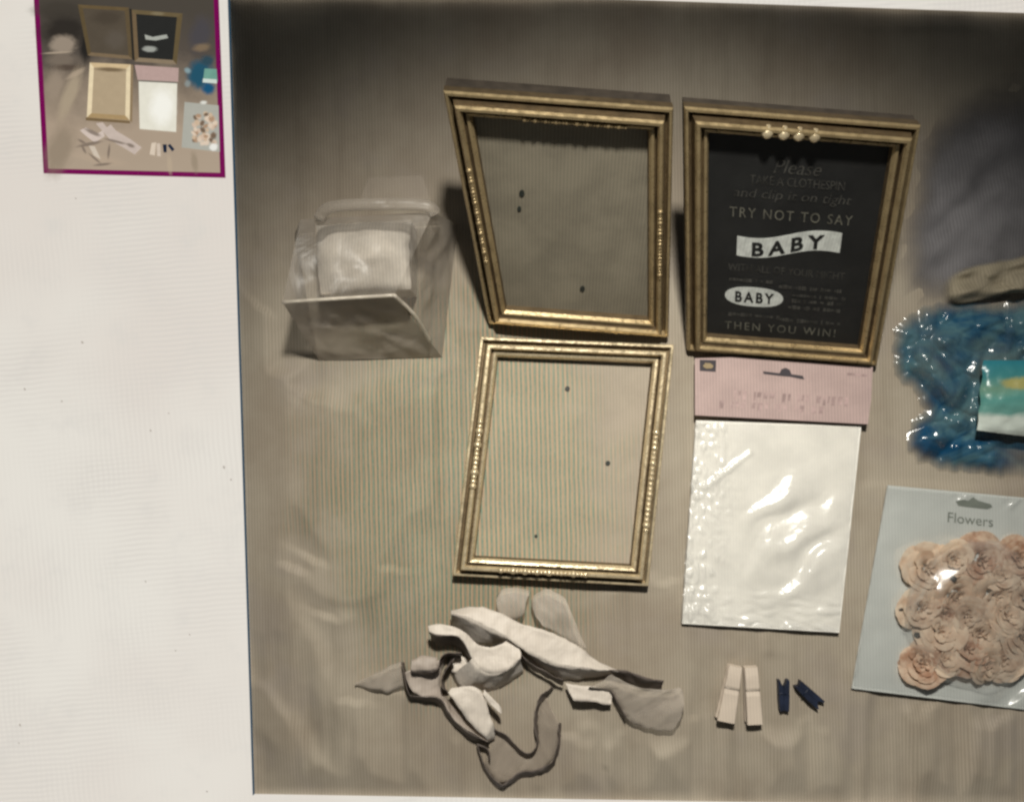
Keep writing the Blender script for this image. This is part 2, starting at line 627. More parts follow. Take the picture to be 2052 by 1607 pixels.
soft('pale_fold', 200, 320, 60, 10, (180, 160, 138), 0.2, 0.5)
soft('pale_fold', 340, 330, 6, 22, (184, 166, 142), -0.1, 0.6)
soft('dark_fold', 390, 325, 8, 24, (142, 128, 108), -0.15, 0.6)
tframe((156, 10), (258, 16), (266, 120), (176, 112), 0.085, [(100, 84, 58), (94, 80, 58), (122, 104, 80), (92, 78, 54)], (84, 75, 63))
soft('board_shade', 214, 36, 36, 16, (70, 62, 52), 0, 0.7)
soft('board_shade', 232, 80, 24, 22, (96, 88, 78), 0, 0.6)
tframe((262, 20), (366, 28), (354, 130), (270, 124), 0.10, [(104, 90, 64), (98, 84, 58), (136, 120, 98), (112, 94, 70)], (42, 42, 40))
soft('frame_studs', 316, 28, 16, 4, (128, 116, 90), 0.06, 0.9)
tp('pale_banner', [(290, 70), (306, 75), (334, 70), (337, 77), (312, 82), (292, 80)], (166, 168, 158), 0.35, 700)
soft('pale_badge', 300, 99, 15, 6, (156, 158, 150), 0.05, 1.0, 0.55)
tp('black_gap', [(259, 18), (264, 19), (270, 122), (265, 120)], (46, 43, 38))
soft('dark_cloth', 402, 70, 25, 42, (74, 71, 74), 0.2, 0.95)
soft('blue_bag', 402, 150, 28, 30, (38, 82, 102), 0, 1.0, 0.5)
soft('blue_bag', 418, 178, 15, 13, (30, 84, 118), 0, 1.0, 0.4)
soft('blue_bag', 416, 122, 16, 12, (44, 72, 84), 0, 0.9)
soft('bag_glint', 376, 142, 8, 6, (136, 160, 164), 0.6, 0.9)
soft('bag_glint', 376, 168, 7, 8, (140, 150, 148), 0, 0.8)
soft('tan_bundle', 404, 96, 20, 9, (124, 106, 84), -0.12, 0.95)
tp('teal_packet', [(410, 138), (434, 139), (436, 164), (407, 162)], (112, 158, 142), 0.25, 120)
tp('teal_packet_end', [(407, 158), (434, 160), (435, 168), (406, 166)], (204, 214, 204))
tframe((180, 126), (262, 130), (260, 242), (174, 236), 0.105, [(206, 182, 142), (226, 208, 172), (168, 142, 102), (228, 210, 174)], (176, 157, 128))
soft('board_shade', 222, 140, 34, 5, (112, 94, 70), 0.05, 0.9)
tp('frame_bar', [(172, 236), (260, 243), (261, 248), (172, 242)], (118, 98, 70))
tp('frame_bar', [(262, 130), (267, 131), (265, 246), (260, 243)], (140, 120, 92))
tp('pink_card', [(270, 131), (358, 137), (357, 165), (276, 161)], (182, 156, 148), 0.12, 300)
tp('card_shade', [(278, 161), (356, 165), (355, 168), (278, 164)], (110, 106, 96))
tp('white_pack', [(278, 164), (355, 168), (353, 265), (280, 259)], (226, 222, 206), 0.10, 120)
soft('pack_glow', 325, 215, 28, 40, (244, 242, 232), 0, 0.9)
tp('flower_pack', [(370, 205), (438, 212), (440.5, 305), (364, 296)], (172, 171, 160), 0.08, 100)
rr = random.Random(3)
for k in range(46):
    x, y = 388 + 44 * rr.random(), 228 + 64 * rr.random()
    soft('paper_flower', x, y, 4 + 4 * rr.random(), 3 + 4 * rr.random(), rr.choice([(204, 178, 150), (172, 140, 112), (220, 200, 178), (112, 92, 74), (208, 184, 162)]), 3 * rr.random(), 0.95, 0.45)
soft('pack_shine', 428, 295, 9, 8, (232, 230, 222), 0, 1.0, 0.5)
soft('pack_shine', 408, 206, 8, 4, (226, 226, 216), 0, 0.9)
tp('ribbon', [(160, 262), (172, 256), (196, 268), (206, 262), (210, 274), (190, 286), (176, 276)], (206, 190, 178))
tp('ribbon', [(192, 248), (206, 246), (214, 256), (222, 250), (232, 262), (262, 280), (284, 296), (270, 310), (250, 298), (222, 282)], (196, 180, 168))
tp('ribbon', [(178, 292), (190, 294), (202, 320), (188, 312)], (204, 190, 172))
for (x, y, rx, ry, rot) in [(180, 289, 30, 4, -0.2), (186, 266, 20, 4.5, 0.45), (232, 284, 26, 3, 0.25), (218, 304, 3, 16, 0.1), (206, 330, 20, 3, -0.1), (168, 300, 3, 10, -0.5),
                            (190, 318, 18, 2.5, 0.7), (262, 292, 10, 4, 0.4), (164, 284, 10, 3, 0.5)]:
    soft('ribbon_shade', x, y, rx, ry, (122, 108, 96), rot, 0.85, 0.4)
tp('clothespin', [(304, 287), (313, 286), (310, 312), (300, 310)], (214, 198, 178))
tp('clothespin', [(314, 288), (321, 288), (322, 314), (315, 313)], (206, 190, 172))
tp('clothespin', [(326, 290), (334, 290), (334, 306), (328, 306)], (24, 36, 56))
tp('clothespin', [(336, 292), (341, 289), (350, 300), (345, 304)], (28, 40, 62))


# ------------------------------------------------------------------ picture frames
def gilt(name, c, rough, dark):
    m, nt, b = new_mat(name)
    co = obj_coord(nt)
    n = noise_tex(nt, 55, 5, 0.65, co)
    col = mixc(nt, dark, c, maprange(nt, n.outputs['Fac'], 0.22, 0.62, 0, 1))
    nt.links.new(col, b.inputs['Base Color'])
    b.inputs['Metallic'].default_value = 0.55
    n2 = noise_tex(nt, 160, 3, 0.5, co)
    nt.links.new(maprange(nt, n2.outputs['Fac'], 0.3, 0.7, rough - 0.08, rough + 0.12), b.inputs['Roughness'])
    n3 = noise_tex(nt, 420, 3, 0.6, co)
    bump(nt, b, n3.outputs['Fac'], 0.25, 0.001)
    return m


PROFILE = [(0.0, 0.0), (0.0, 0.0070), (0.0012, 0.0090), (0.0032, 0.0090), (0.0046, 0.0042), (0.0062, 0.0042), (0.0080, 0.0135),
           (0.0095, 0.0155), (0.0118, 0.0155), (0.0132, 0.0130), (0.0140, 0.0090), (0.0150, 0.0090), (0.0160, 0.0112), (0.0182, 0.0108),
           (0.0200, 0.0082), (0.0208, 0.0030)]


def make_frame(name, corners, profile, k, mat, label, wscale=1.25, side_mat=None, depth=0.0):
    """corners: TL, TR, BR, BL of the frame's back outline in space"""
    c = corners
    ctr = sum(c, Vector()) / 4
    nrm = (c[1] - c[0]).cross(c[3] - c[0]).normalized()
    if nrm.z < 0:
        nrm = -nrm
    root = thing(name, sum(c[2:], Vector()) / 2, label, 'picture frame', 'gold picture frames')

    def inset(i, t):
        e1 = (c[(i + 1) % 4] - c[i]).normalized()
        e2 = (c[(i - 1) % 4] - c[i]).normalized()
        return c[i] + (e1 + e2) * t

    names = ['top_rail', 'right_rail', 'bottom_rail', 'left_rail']
    np_ = len(profile)
    for i in range(4):
        j = (i + 1) % 4
        v, f = [], []
        for (t, w) in profile:
            a = inset(i, t * k) + nrm * (w * k * wscale)
            bb = inset(j, t * k) + nrm * (w * k * wscale)
            d = (bb - a) * 0.0004
            v += [a + d, bb - d]
        for q in range(np_ - 1):
            f.append([2 * q, 2 * q + 1, 2 * q + 3, 2 * q + 2])
        f.append([2 * (np_ - 1), 2 * (np_ - 1) + 1, 1, 0])
        f.append([2 * q for q in range(np_)])
        f.append([2 * q + 1 for q in range(np_ - 1, -1, -1)])
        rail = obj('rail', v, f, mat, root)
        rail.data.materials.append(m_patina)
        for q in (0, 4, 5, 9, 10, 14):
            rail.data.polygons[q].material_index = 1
        if side_mat:
            a, bb = inset(i, 0.0006), inset(j, 0.0006)
            a2, b2 = inset(i, 0.010), inset(j, 0.010)
            lo, hi = nrm * -depth, nrm * -0.0002
            vv = [a + lo, bb + lo, b2 + lo, a2 + lo, a + hi, bb + hi, b2 + hi, a2 + hi]
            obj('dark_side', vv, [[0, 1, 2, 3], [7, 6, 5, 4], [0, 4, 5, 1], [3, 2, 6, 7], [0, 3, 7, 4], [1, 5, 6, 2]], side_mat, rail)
    return root, inset, nrm


def bead_row(root, inset, nrm, k, side, t, w, u0, u1, n, r, mat, wscale=1.25):
    i, j = side, (side + 1) % 4
    a, bb = inset(i, t * k), inset(j, t * k)
    bm = bmesh.new()
    rnd = random.Random(side * 7 + n)
    for q in range(n):
        u = u0 + (u1 - u0) * (q + 0.5) / n
        p = a.lerp(bb, u) + nrm * (w * k * wscale)
        rr_ = r * (1.0 if q % 3 else 1.35) * (0.9 + 0.25 * rnd.random())
        bmesh.ops.create_icosphere(bm, subdivisions=2, radius=rr_, matrix=Matrix.Translation(p))
    me = bpy.data.meshes.new('bead_trim')
    bm.to_mesh(me)
    bm.free()
    for pl in me.polygons:
        pl.use_smooth = True
    me.materials.append(mat)
    o = bpy.data.objects.new('bead_trim', me)
    COL.objects.link(o)
    o.parent = root
    o.matrix_parent_inverse = root.matrix_world.inverted()
    o['kind'] = 'stuff'
    return o


def board(root, inset, nrm, k, t, w, th, mat, name='backing_board'):
    q = [inset(i, t * k) + nrm * w for i in range(4)]
    v, f = slab([q[3], q[2], q[1], q[0]], nrm, th)
    o = obj(name, v, f, mat, root)
    return o, [p + nrm * th for p in q]


def strut(root, corners, nrm, mat):
    """easel leg behind a standing frame"""
    top = (corners[0] + corners[1]) / 2 * 0.7 + (corners[2] + corners[3]) / 2 * 0.3 - nrm * 0.004
    foot = Vector((top.x, top.y + 0.05, Z0 + 0.001))
    side = (corners[1] - corners[0]).normalized() * 0.02
    bk = Vector((0, 0.004, 0))
    v, f = slab([foot - side * 1.3, foot + side * 1.3, top + side, top - side], Vector((0, 1, 0)), 0.003)
    obj('easel_strut', v, f, mat, root)


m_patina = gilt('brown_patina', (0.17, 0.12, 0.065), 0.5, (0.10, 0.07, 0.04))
m_gold = gilt('pale_gilt', (0.82, 0.68, 0.45), 0.28, (0.60, 0.485, 0.31))
m_gold_d = gilt('dark_gilt', (0.52, 0.395, 0.215), 0.32, (0.36, 0.265, 0.14))  # darker gilt for the two propped frames
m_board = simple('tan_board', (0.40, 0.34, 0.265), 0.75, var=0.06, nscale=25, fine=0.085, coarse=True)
m_board_shade = simple('shaded_board', (0.235, 0.208, 0.155), 0.6, var=0.14, nscale=22, fine=0.12)  # same backing board, its shade put into a darker colour
m_black = simple('black_card', (0.016, 0.016, 0.0155), 0.55, var=0.2, nscale=30)
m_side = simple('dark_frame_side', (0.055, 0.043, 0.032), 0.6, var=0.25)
m_strut = simple('black_strut', (0.03, 0.03, 0.03), 0.7)
m_clip = simple('dark_clip', (0.03, 0.035, 0.03), 0.5)

ZT = 0.160      # height of the raised top edges

# lower frame, lying flat
cl = [P(963, 676, -0.009), P(1347, 692, -0.009), P(1296, 1170, -0.009), P(908, 1149, -0.009)]
r3, ins3, n3 = make_frame('picture_frame', cl, PROFILE, 0.98, m_gold, 'pale gold frame lying flat with an empty tan board, below the other frames', wscale=1.5)
bd3, bq3 = board(r3, ins3, n3, 0.98, 0.0202, 0.0015, 0.002, m_board)
bead_row(r3, ins3, n3, 0.98, 3, 0.0107, 0.0150, 0.36, 0.67, 15, 0.0026, m_gold, 1.5)
bead_row(r3, ins3, n3, 0.98, 2, 0.0107, 0.0150, 0.30, 0.80, 22, 0.0023, m_gold, 1.5)
bead_row(r3, ins3, n3, 0.98, 1, 0.0107, 0.0145, 0.34, 0.80, 20, 0.0024, m_gold, 1.5)
for (x, y, r) in [(1137, 779, 5), (1218, 928, 5), (1074, 1074, 3.2)]:
    plate('fixing_dot', blob(x, y, r, r, 10, 0.1, int(x)), -0.0052, 0.0008, m_clip, bd3)

# upper left frame, propped up
cu_ = [P(890, 172, ZT), P(1347, 206, ZT - 0.004), P(1338, 664, -0.010), P(980, 636, -0.010)]
r1, ins1, n1_ = make_frame('picture_frame', cu_, PROFILE, 1.0, m_gold_d, 'dull gold frame propped up empty beside the black sign, its board darkened by painted shade', side_mat=m_side, depth=0.016)
bd1, bq1 = board(r1, ins1, n1_, 1.0, 0.0202, 0.0015, 0.002, m_board_shade)
bead_row(r1, ins1, n1_, 1.0, 0, 0.0165, 0.0125, 0.30, 0.86, 30, 0.0016, m_gold_d)
bead_row(r1, ins1, n1_, 1.0, 3, 0.0107, 0.0150, 0.32, 0.76, 28, 0.0017, m_gold_d)
bead_row(r1, ins1, n1_, 1.0, 1, 0.0107, 0.0150, 0.36, 0.70, 20, 0.0017, m_gold_d)
strut(r1, cu_, n1_, m_strut)
for (u, w_, r) in [(0.22, 0.36, 0.0034), (0.19, 0.44, 0.0026), (0.55, 0.86, 0.0034)]:
    p = bil(bq1, u, w_)
    ux = (bq1[1] - bq1[0]).normalized()
    uy = n1_.cross(ux)
    pts = [p + ux * (r * .7 * math.cos(2 * math.pi * q / 10)) + uy * (r * math.sin(2 * math.pi * q / 10)) for q in range(10)]
    v, f = slab(pts, n1_, 0.0008)
    obj('fixing_dot', v, f, m_clip, bd1)

# upper right frame with the sign
cr_ = [P(1368, 204, ZT + 0.004), P(1838, 241, ZT), P(1752, 720, -0.010), P(1374, 690, -0.010)]
r2, ins2, n2_ = make_frame('picture_frame', cr_, PROFILE, 1.0, m_gold_d, 'gold frame propped up holding a black sign with white lettering', side_mat=m_side, depth=0.010)
bd2, bq2 = board(r2, ins2, n2_, 1.0, 0.0202, 0.0015, 0.003, m_black, 'sign_card')
strut(r2, cr_, n2_, m_strut)
for u in (0.325, 0.405, 0.478, 0.555):
    p = ins2(0, 0.0125).lerp(ins2(1, 0.0125), u) + n2_ * 0.0160
    bm = bmesh.new()
    bmesh.ops.create_uvsphere(bm, u_segments=16, v_segments=10, radius=0.0052,
                              matrix=Matrix.Translation(p) @ Matrix.Diagonal((1, 1.15, 0.8, 1)))
    me = bpy.data.meshes.new('round_stud')
    bm.to_mesh(me)
    bm.free()
    for pl in me.polygons:
        pl.use_smooth = True
    me.materials.append(m_gold)
    o = bpy.data.objects.new('round_stud', me)
    COL.objects.link(o)
    o.parent = r2
    o.matrix_parent_inverse = r2.matrix_world.inverted()

m_chalk = simple('chalk_bright', (0.62, 0.64, 0.60), 0.8, var=0.15, nscale=150, fine=0.05)
m_chalk2 = simple('chalk_mid', (0.13, 0.125, 0.10), 0.8, var=0.4, nscale=120)
m_chalk3 = simple('chalk_faint', (0.05, 0.048, 0.042), 0.8, var=0.5, nscale=120)


# sign coordinates: bilinear in the visible card, measured in its own fractions
def sign_pt(u, v, h):
    return bil(bq2, u, v) + n2_ * h


def sign_text(s, u0, u1, v0, v1, mat, h=0.0004, shear=0.0, bold=0.0, space=1.0, wave=None, slope=0.0):
    vs, fs = text_geo(s, shear, bold, space)
    pts = []
    for (a, q) in vs:
        u = u0 + (u1 - u0) * a
        vv = v0 + (v1 - v0) * q + slope * a
        if wave:
            vv += wave(a)
        pts.append(sign_pt(u, vv, h))
    obj('lettering', pts, fs, mat, bd2)


def sign_shape(name, uv, mat, h=0.0004):
    pts = [sign_pt(u, v, 0.0001) for u, v in uv]
    v, f = slab(pts[::-1], n2_, h)
    obj(name, v, f, mat, bd2)


sign_text('Please', 0.37, 0.64, 0.10, 0.16, m_chalk3, shear=0.3)
sign_text('TAKE A CLOTHESPIN', 0.24, 0.78, 0.175, 0.215, m_chalk3)
sign_text('and clip it on tight', 0.15, 0.83, 0.235, 0.29, m_chalk3, shear=0.2)
sign_text('TRY NOT TO SAY', 0.13, 0.85, 0.325, 0.372, m_chalk2, space=1.25)


def wavy(a):
    return -0.026 * math.sin((a - 0.5) * math.pi) - 0.010 * math.sin(a * 2 * math.pi) * -1


ub = [0.18 + (0.80 - 0.18) * k / 16 for k in range(17)]
top = [(u, 0.437 + wavy(k / 16)) for k, u in enumerate(ub)]
botm = [(u, 0.533 + wavy(k / 16)) for k, u in enumerate(ub)]
sign_shape('wavy_banner', top + botm[::-1], m_chalk)
sign_text('BABY', 0.27, 0.70, 0.455, 0.525, m_black, 0.0009, bold=0.035, space=1.5, wave=lambda a: wavy(0.15 + 0.69 * a))
sign_text('WITH ALL OF YOUR MIGHT', 0.13, 0.85, 0.60, 0.638, m_chalk3, slope=0.006)
el = []
for k in range(24):
    t = 2 * math.pi * k / 24
    el.append((0.30 + 0.185 * math.copysign(abs(math.cos(t)) ** 0.75, math.cos(t)), 0.772 + 0.052 * math.sin(t)))
sign_shape('oval_badge', el, m_chalk)
sign_text('BABY', 0.18, 0.425, 0.744, 0.802, m_black, 0.0009, bold=0.03, space=1.35)
rs = random.Random(11)
for (u0, u1, v) in [(0.14, 0.40, 0.685), (0.45, 0.85, 0.705), (0.54, 0.85, 0.745), (0.54, 0.84, 0.775), (0.52, 0.84, 0.812), (0.14, 0.45, 0.875), (0.46, 0.85, 0.885)]:
    # small print too soft to read: rows of short strokes
    vv_, ff_ = [], []
    u = u0
    while u < u1:
        w_ = 0.008 + 0.02 * rs.random()
        hh = 0.006 + 0.006 * rs.random()
        q = [sign_pt(u, v + hh, 0.0004), sign_pt(u + w_, v + hh, 0.0004), sign_pt(u + w_, v - hh, 0.0004), sign_pt(u, v - hh, 0.0004)]
        n0 = len(vv_)
        vv_ += q
        ff_.append([n0, n0 + 1, n0 + 2, n0 + 3])
        u += w_ + 0.005 + (0.018 if rs.random() < 0.25 else 0)
    obj('small_print', vv_, ff_, m_chalk3, bd2)
sign_text('THEN YOU WIN!', 0.12, 0.84, 0.918, 0.962, m_chalk2, space=1.3)

# ------------------------------------------------------------------ pack with pink header and white sheet
m_pink = simple('pink_card', (0.48, 0.355, 0.33), 0.7, var=0.08, nscale=30, fine=0.10)
m_pinkprint = simple('pink_print', (0.425, 0.305, 0.29), 0.7, var=0.3, nscale=80)
m_white = simple('white_sheet', (0.88, 0.85, 0.78), 0.6, var=0.06, nscale=30, fine=0.03)
m_dark = simple('dark_print', (0.05, 0.042, 0.05), 0.7)
m_goldprint = simple('gold_print', (0.35, 0.26, 0.14), 0.6)
m_film = film('clear_film', (0.85, 0.85, 0.82), 0.06, 0.5, 0.26, 60, 0.25, 0.09)
pack = thing('header_card_pack', P(1540, 1000, -0.01), 'white sheet pack in clear film with a pink hanging header card', 'pack')
card = plate('header_card', [(1392, 718), (1480, 716), (1748, 736), (1745, 800), (1738, 850), (1392, 832)], 0.0005, 0.0012, m_pink, pack)
# euro hole
hole = [(1529, 744), (1562, 748), (1566, 740), (1574, 737), (1582, 741), (1586, 750), (1608, 753), (1612, 760), (1604, 759), (1584, 755), (1562, 753), (1530, 749)]
plate('hang_hole', hole, 0.0018, 0.0004, m_dark, card)
lo_, li_ = [(1402, 721), (1435, 722), (1434, 745), (1402, 743)], [(1408, 726), (1430, 727), (1429, 740), (1408, 738)]
plate('logo_box', lo_, 0.0018, 0.0003, m_dark, card)
plate('logo_emblem', blob(1418.5, 732.5, 10, 6, 14, 0.25, 5), 0.0022, 0.0004, m_goldprint, card)


def flat_text(s, q, z, mat, parent, shear=0.0):
    vs, fs = text_geo(s, shear)
    Q = [Vector(p) for p in q]
    pts = []
    for (a, b_) in vs:
        p = bil(Q, a, b_)
        pts.append(P(p.x, p.y, z))
    obj('lettering', pts, fs, mat, parent)


for (x0, y0, x1, y1, seed) in [(1470, 783, 1700, 800, 1), (1440, 803, 1650, 817, 2)]:
    r_ = random.Random(seed)
    vv_, ff_ = [], []
    x = x0
    while x < x1:
        w_ = 7 + 8 * r_.random()
        yy = y0 + (x - x0) * 0.06
        hh = (y1 - y0) * (0.6 + 0.5 * r_.random())
        n0 = len(vv_)
        vv_ += [P(x, yy + hh, 0.0019), P(x + w_ * .6, yy + hh, 0.0019), P(x + w_ * .8, yy, 0.0019), P(x + 2, yy, 0.0019)]
        ff_.append([n0, n0 + 1, n0 + 2, n0 + 3])
        x += w_ + (10 if r_.random() < .2 else 0)
    obj('faint_print', vv_, ff_, m_pinkprint, card)
obj('faint_print', [P(1698, 752, 0.0019), P(1738, 755, 0.0019), P(1738, 750, 0.0019), P(1698, 747, 0.0019)], [[0, 1, 2, 3]], m_pinkprint, card)
plate('white_sheet', [(1394, 842), (1724, 854), (1680, 1266), (1366, 1248)], -0.0075, 0.0025, m_white, pack)


def film_patch(name, q, nu, nv, zf, mat, parent, wob=0.0, seed=0.0, th=0.0):
    Q = [Vector(p) for p in q]
    v = []
    for j in range(nv + 1):
        for i in range(nu + 1):
            a, b_ = i / nu, j / nv
            p = bil(Q, a, b_)
            e = 0 if 0 < i < nu and 0 < j < nv else 1
            dx = wob * noise.noise(Vector((p.x / 24, p.y / 24, seed))) * (1 if e else 0.3)
            v.append(P(p.x + dx, p.y, zf(a, b_, p.x, p.y)))
    f = [[j * (nu + 1) + i, (j + 1) * (nu + 1) + i, (j + 1) * (nu + 1) + i + 1, j * (nu + 1) + i + 1] for j in range(nv) for i in range(nu)]
    return obj(name, v, f, mat, parent, smooth=True)


def pk(a, b_, x, y):
    left = max(0, 1 - a / 0.33)
    low = max(0, (b_ - 0.8) / 0.2)
    z = -0.0046 + 0.0012 * noise.noise(Vector((x / 60, y / 60, 1)))
    z += left * 0.008 * abs(noise.noise(Vector((x / 13, y / 17, 5)))) + low * 0.008 * abs(noise.noise(Vector((x / 40, y / 16, 7))))
    d, _ = seg_dist(x, y, (1416, 974), (1504, 908))
    z += 0.0028 * math.exp(-(d / 6) ** 2)
    g = math.exp(-(math.hypot((x - 1600) / 95, (y - 1080) / 130)) ** 4)
    z += g * (0.0035 * math.sin((0.6 * x + 0.8 * y) / 13.0 + 2 * noise.noise(Vector((x / 60, y / 60, 4)))) + 0.0036)
    return max(z, -0.0042)


film_patch('clear_film', [(1393, 846), (1722, 856), (1681, 1264), (1364, 1246)], 100, 110, pk, m_film, pack, 4, 2)

# ------------------------------------------------------------------ flower pack
m_bag = simple('pale_blue_card', (0.555, 0.575, 0.545), 0.6, var=0.05, nscale=20, fine=0.06)
m_greyprint = simple('grey_print', (0.17, 0.19, 0.16), 0.7)
m_film2 = film('clear_pouch_film', (0.8, 0.82, 0.8), 0.02, 0.2, 0.22, 24, 0.5, 0.08)
fp = thing('flower_pack', P(1900, 1200, -0.01), 'clear pouch of paper flowers on a pale blue-grey card with a hang hole', 'pack')
fcard = plate('backing_card', [(1778, 972), (2130, 1004), (2130, 1430), (1706, 1378), (1714, 1330)], -0.009, 0.0015, m_bag, fp)
hole2 = [(1915, 1004), (1930, 1001), (1940, 1003), (1950, 996), (1960, 1003), (1985, 1010), (1988, 1016), (1978, 1020), (1950, 1017), (1920, 1013)]
plate('hang_hole', hole2, -0.0074, 0.0005, m_greyprint, fcard)
flat_text('Flowers', [(1900, 1026), (1990, 1036), (1990, 1056), (1899, 1046)], -0.0070, m_greyprint, fcard)


def fz(a, b_, x, y):
    z = -0.0052
    d = math.hypot((x - 1960) / 150, (y - 1230) / 150)
    z += 0.033 * max(0, 1 - d ** 4) ** 0.7 if d < 1 else 0
    g = math.exp(-(math.hypot((x - 2010) / 60, (y - 1385) / 38)) ** 4)
    z += g * (0.0055 * math.sin((0.68 * x + 0.73 * y) / 12.0) + 0.005)
    g2 = math.exp(-(math.hypot((x - 1935) / 22, (y - 992) / 10)) ** 2) + math.exp(-(math.hypot((x - 2040) / 22, (y - 1006) / 14)) ** 2)
    z += g2 * 0.003 * math.sin((0.68 * x + 0.73 * y) / 4.0)
    z += 0.0022 * noise.noise(Vector((x / 45, y / 45, 3)))
    dd, _ = seg_dist(x, y, (1812, 1262), (1866, 1170))
    z += 0.006 * math.exp(-(dd / 5) ** 2)
    dd, _ = seg_dist(x, y, (1745, 1060), (1712, 1350))
    z += 0.004 * math.exp(-(dd / 4) ** 2)
    return max(z, -0.0066)


film_patch('clear_film', [(1776, 976), (2130, 1006), (2130, 1426), (1709, 1374)], 130, 130, fz, m_film2, fp, 3, 6)


# roses of curled paper petals
def rose_mesh(name, seed):
    r_ = random.Random(seed)
    v, f = [], []
    R = 0.021
    layers = [(0.0045, 4, 0.014, 75), (0.008, 5, 0.015, 62), (0.0125, 6, 0.0145, 42), (0.017, 7, 0.012, 22)]
    for li, (rad, n, hgt, tilt) in enumerate(layers):
        a0 = r_.random() * 6.28
        for k in range(n):
            a = a0 + 2 * math.pi * k / n + 0.5 * (r_.random() - .5)
            wid = rad * 2.1 * math.sin(math.pi / n) * 1.35 + 0.002
            t = math.radians(tilt + 34 * (r_.random() - .5))
            base = len(v)
            nu, nv = 5, 4
            for j in range(nv + 1):
                for i in range(nu + 1):
                    s_, q = i / nu * 2 - 1, j / nv
                    ln = 0.011 + 0.004 * li / 3
                    w_ = wid * (0.35 + 0.75 * math.sin(math.pi * (0.15 + 0.6 * q)))
                    out = rad * 0.55 + q * ln * math.cos(t) + 0.002 * max(0, q - .65) * 6 * 0.5
                    z = hgt * 0.35 * (1 - li / 4) + q * ln * math.sin(t) - 0.002 * max(0, q - 0.7) * 4 - (0.0015 * s_ * s_)
                    rr_ = out - 0.004 * s_ * s_ * (1 - li * 0.18)
                    aa = a + s_ * w_ * 0.5 / max(rad, 0.006)
                    v.append((rr_ * math.cos(aa), rr_ * math.sin(aa), z + 0.0026 * q * (r_.random() - .5)))
            for j in range(nv):
                for i in range(nu):
                    p = base + j * (nu + 1) + i
                    f.append([p, p + 1, p + nu + 2, p + nu + 1])
    me = bpy.data.meshes.new(name)
    me.from_pydata(v, [], f)
    for p in me.polygons:
        p.use_smooth = True
    me.update()
    return me


def paper(name, a, b_):
    m, nt, bs = new_mat(name)
    co = obj_coord(nt)
    ln = N(nt, 'ShaderNodeVectorMath', operation='LENGTH')
    nt.links.new(co, ln.inputs[0])
    n = noise_tex(nt, 90, 3, 0.6, co)
    col = mixc(nt, a, b_, maprange(nt, n.outputs['Fac'], 0.3, 0.65, 0, 1))
    nt.links.new(col, bs.inputs['Base Color'])
    bs.inputs['Roughness'].default_value = 0.8
    bs.inputs['Specular IOR Level'].default_value = 0.2
    tl = N(nt, 'ShaderNodeBsdfTranslucent')
    nt.links.new(col, tl.inputs['Color'])
    mx = N(nt, 'ShaderNodeMixShader')
    mx.inputs[0].default_value = 0.4
    nt.links.new(bs.outputs[0], mx.inputs[1])
    nt.links.new(tl.outputs[0], mx.inputs[2])
    nt.links.new(mx.outputs[0], nt.nodes['Material Output'].inputs[0])
    return m


pm = [paper('peach_paper', (0.66, 0.49, 0.36), (0.80, 0.67, 0.53)), paper('rust_paper', (0.50, 0.29, 0.19), (0.76, 0.60, 0.46)),
      paper('cream_paper', (0.74, 0.565, 0.42), (0.86, 0.72, 0.565))]
rose_me = []
for i, m_ in enumerate(pm):
    for s_ in (1, 2):
        me = rose_mesh('paper_rose', 10 * i + s_)
        me.materials.append(m_)
        rose_me.append(me)
ROSES = [(1852, 1135, 1, 1.0, 'topmost rust paper rose at the left of the pouch'), (1962, 1120, 3, 0.95, 'rust-hearted paper rose below the printed word'),
         (2036, 1118, 2, 1.0, None), (1905, 1190, 4, 1.0, None), (1985, 1188, 5, 1.0, None), (2050, 1196, 0, 1.0, None), (1842, 1215, 0, 0.95, None),
         (1880, 1262, 4, 1.05, None), (1962, 1262, 5, 1.0, None), (2040, 1272, 0, 1.0, None), (1930, 1300, 2, 1.0, None),
         (1846, 1325, 3, 1.0, 'rust-hearted paper rose in the lower left corner of the pouch'), (2005, 1318, 1, 0.95, None), (2085, 1150, 4, 1, None), (2090, 1240, 1, 1, None),
         (1908, 1118, 5, .72, None), (2002, 1150, 1, .7, None), (1935, 1228, 0, .75, None), (2012, 1232, 4, .8, None), (1888, 1318, 5, .75, None), (1972, 1330, 4, .75, None), (1890, 1225, 2, .6, None)]
rr = random.Random(21)
ORD = ['leftmost', 'second from the left', 'third from the left', 'fourth from the left', 'fifth from the left', 'sixth from the left', 'seventh from the left']
ROWS = [('top', 0, 1160), ('second', 1160, 1240), ('third', 1240, 1295), ('bottom', 1295, 2000)]
for (x, y, k, sc, lab) in ROSES:
    o = bpy.data.objects.new('paper_rose', rose_me[k])
    COL.objects.link(o)
    o.location = P(x, y, -0.0055 if sc > 0.85 else -0.001)
    o.scale = (sc * (1.02 + 0.2 * rr.random()), sc * (1.0 + 0.2 * rr.random()), sc * 1.0)
    o.rotation_euler = (0.5 * (rr.random() - .5), 0.5 * (rr.random() - .5), rr.random() * 6.28)
    row, ya, yb = next(r for r in ROWS if r[1] <= y < r[2])
    pos = sorted(q[0] for q in ROSES if ya <= q[1] < yb).index(x)
    tone = ('peach', 'rust', 'cream')[k // 2]
    size = 'small ' if sc < 0.85 else ''
    tag(o, '%s%s paper rose in the pouch, %s in the %s row' % (size, tone, ORD[pos], row), 'paper flower', 'paper roses in the clear pouch')
m_bead = simple('dark_bead', (0.03, 0.028, 0.025), 0.5)
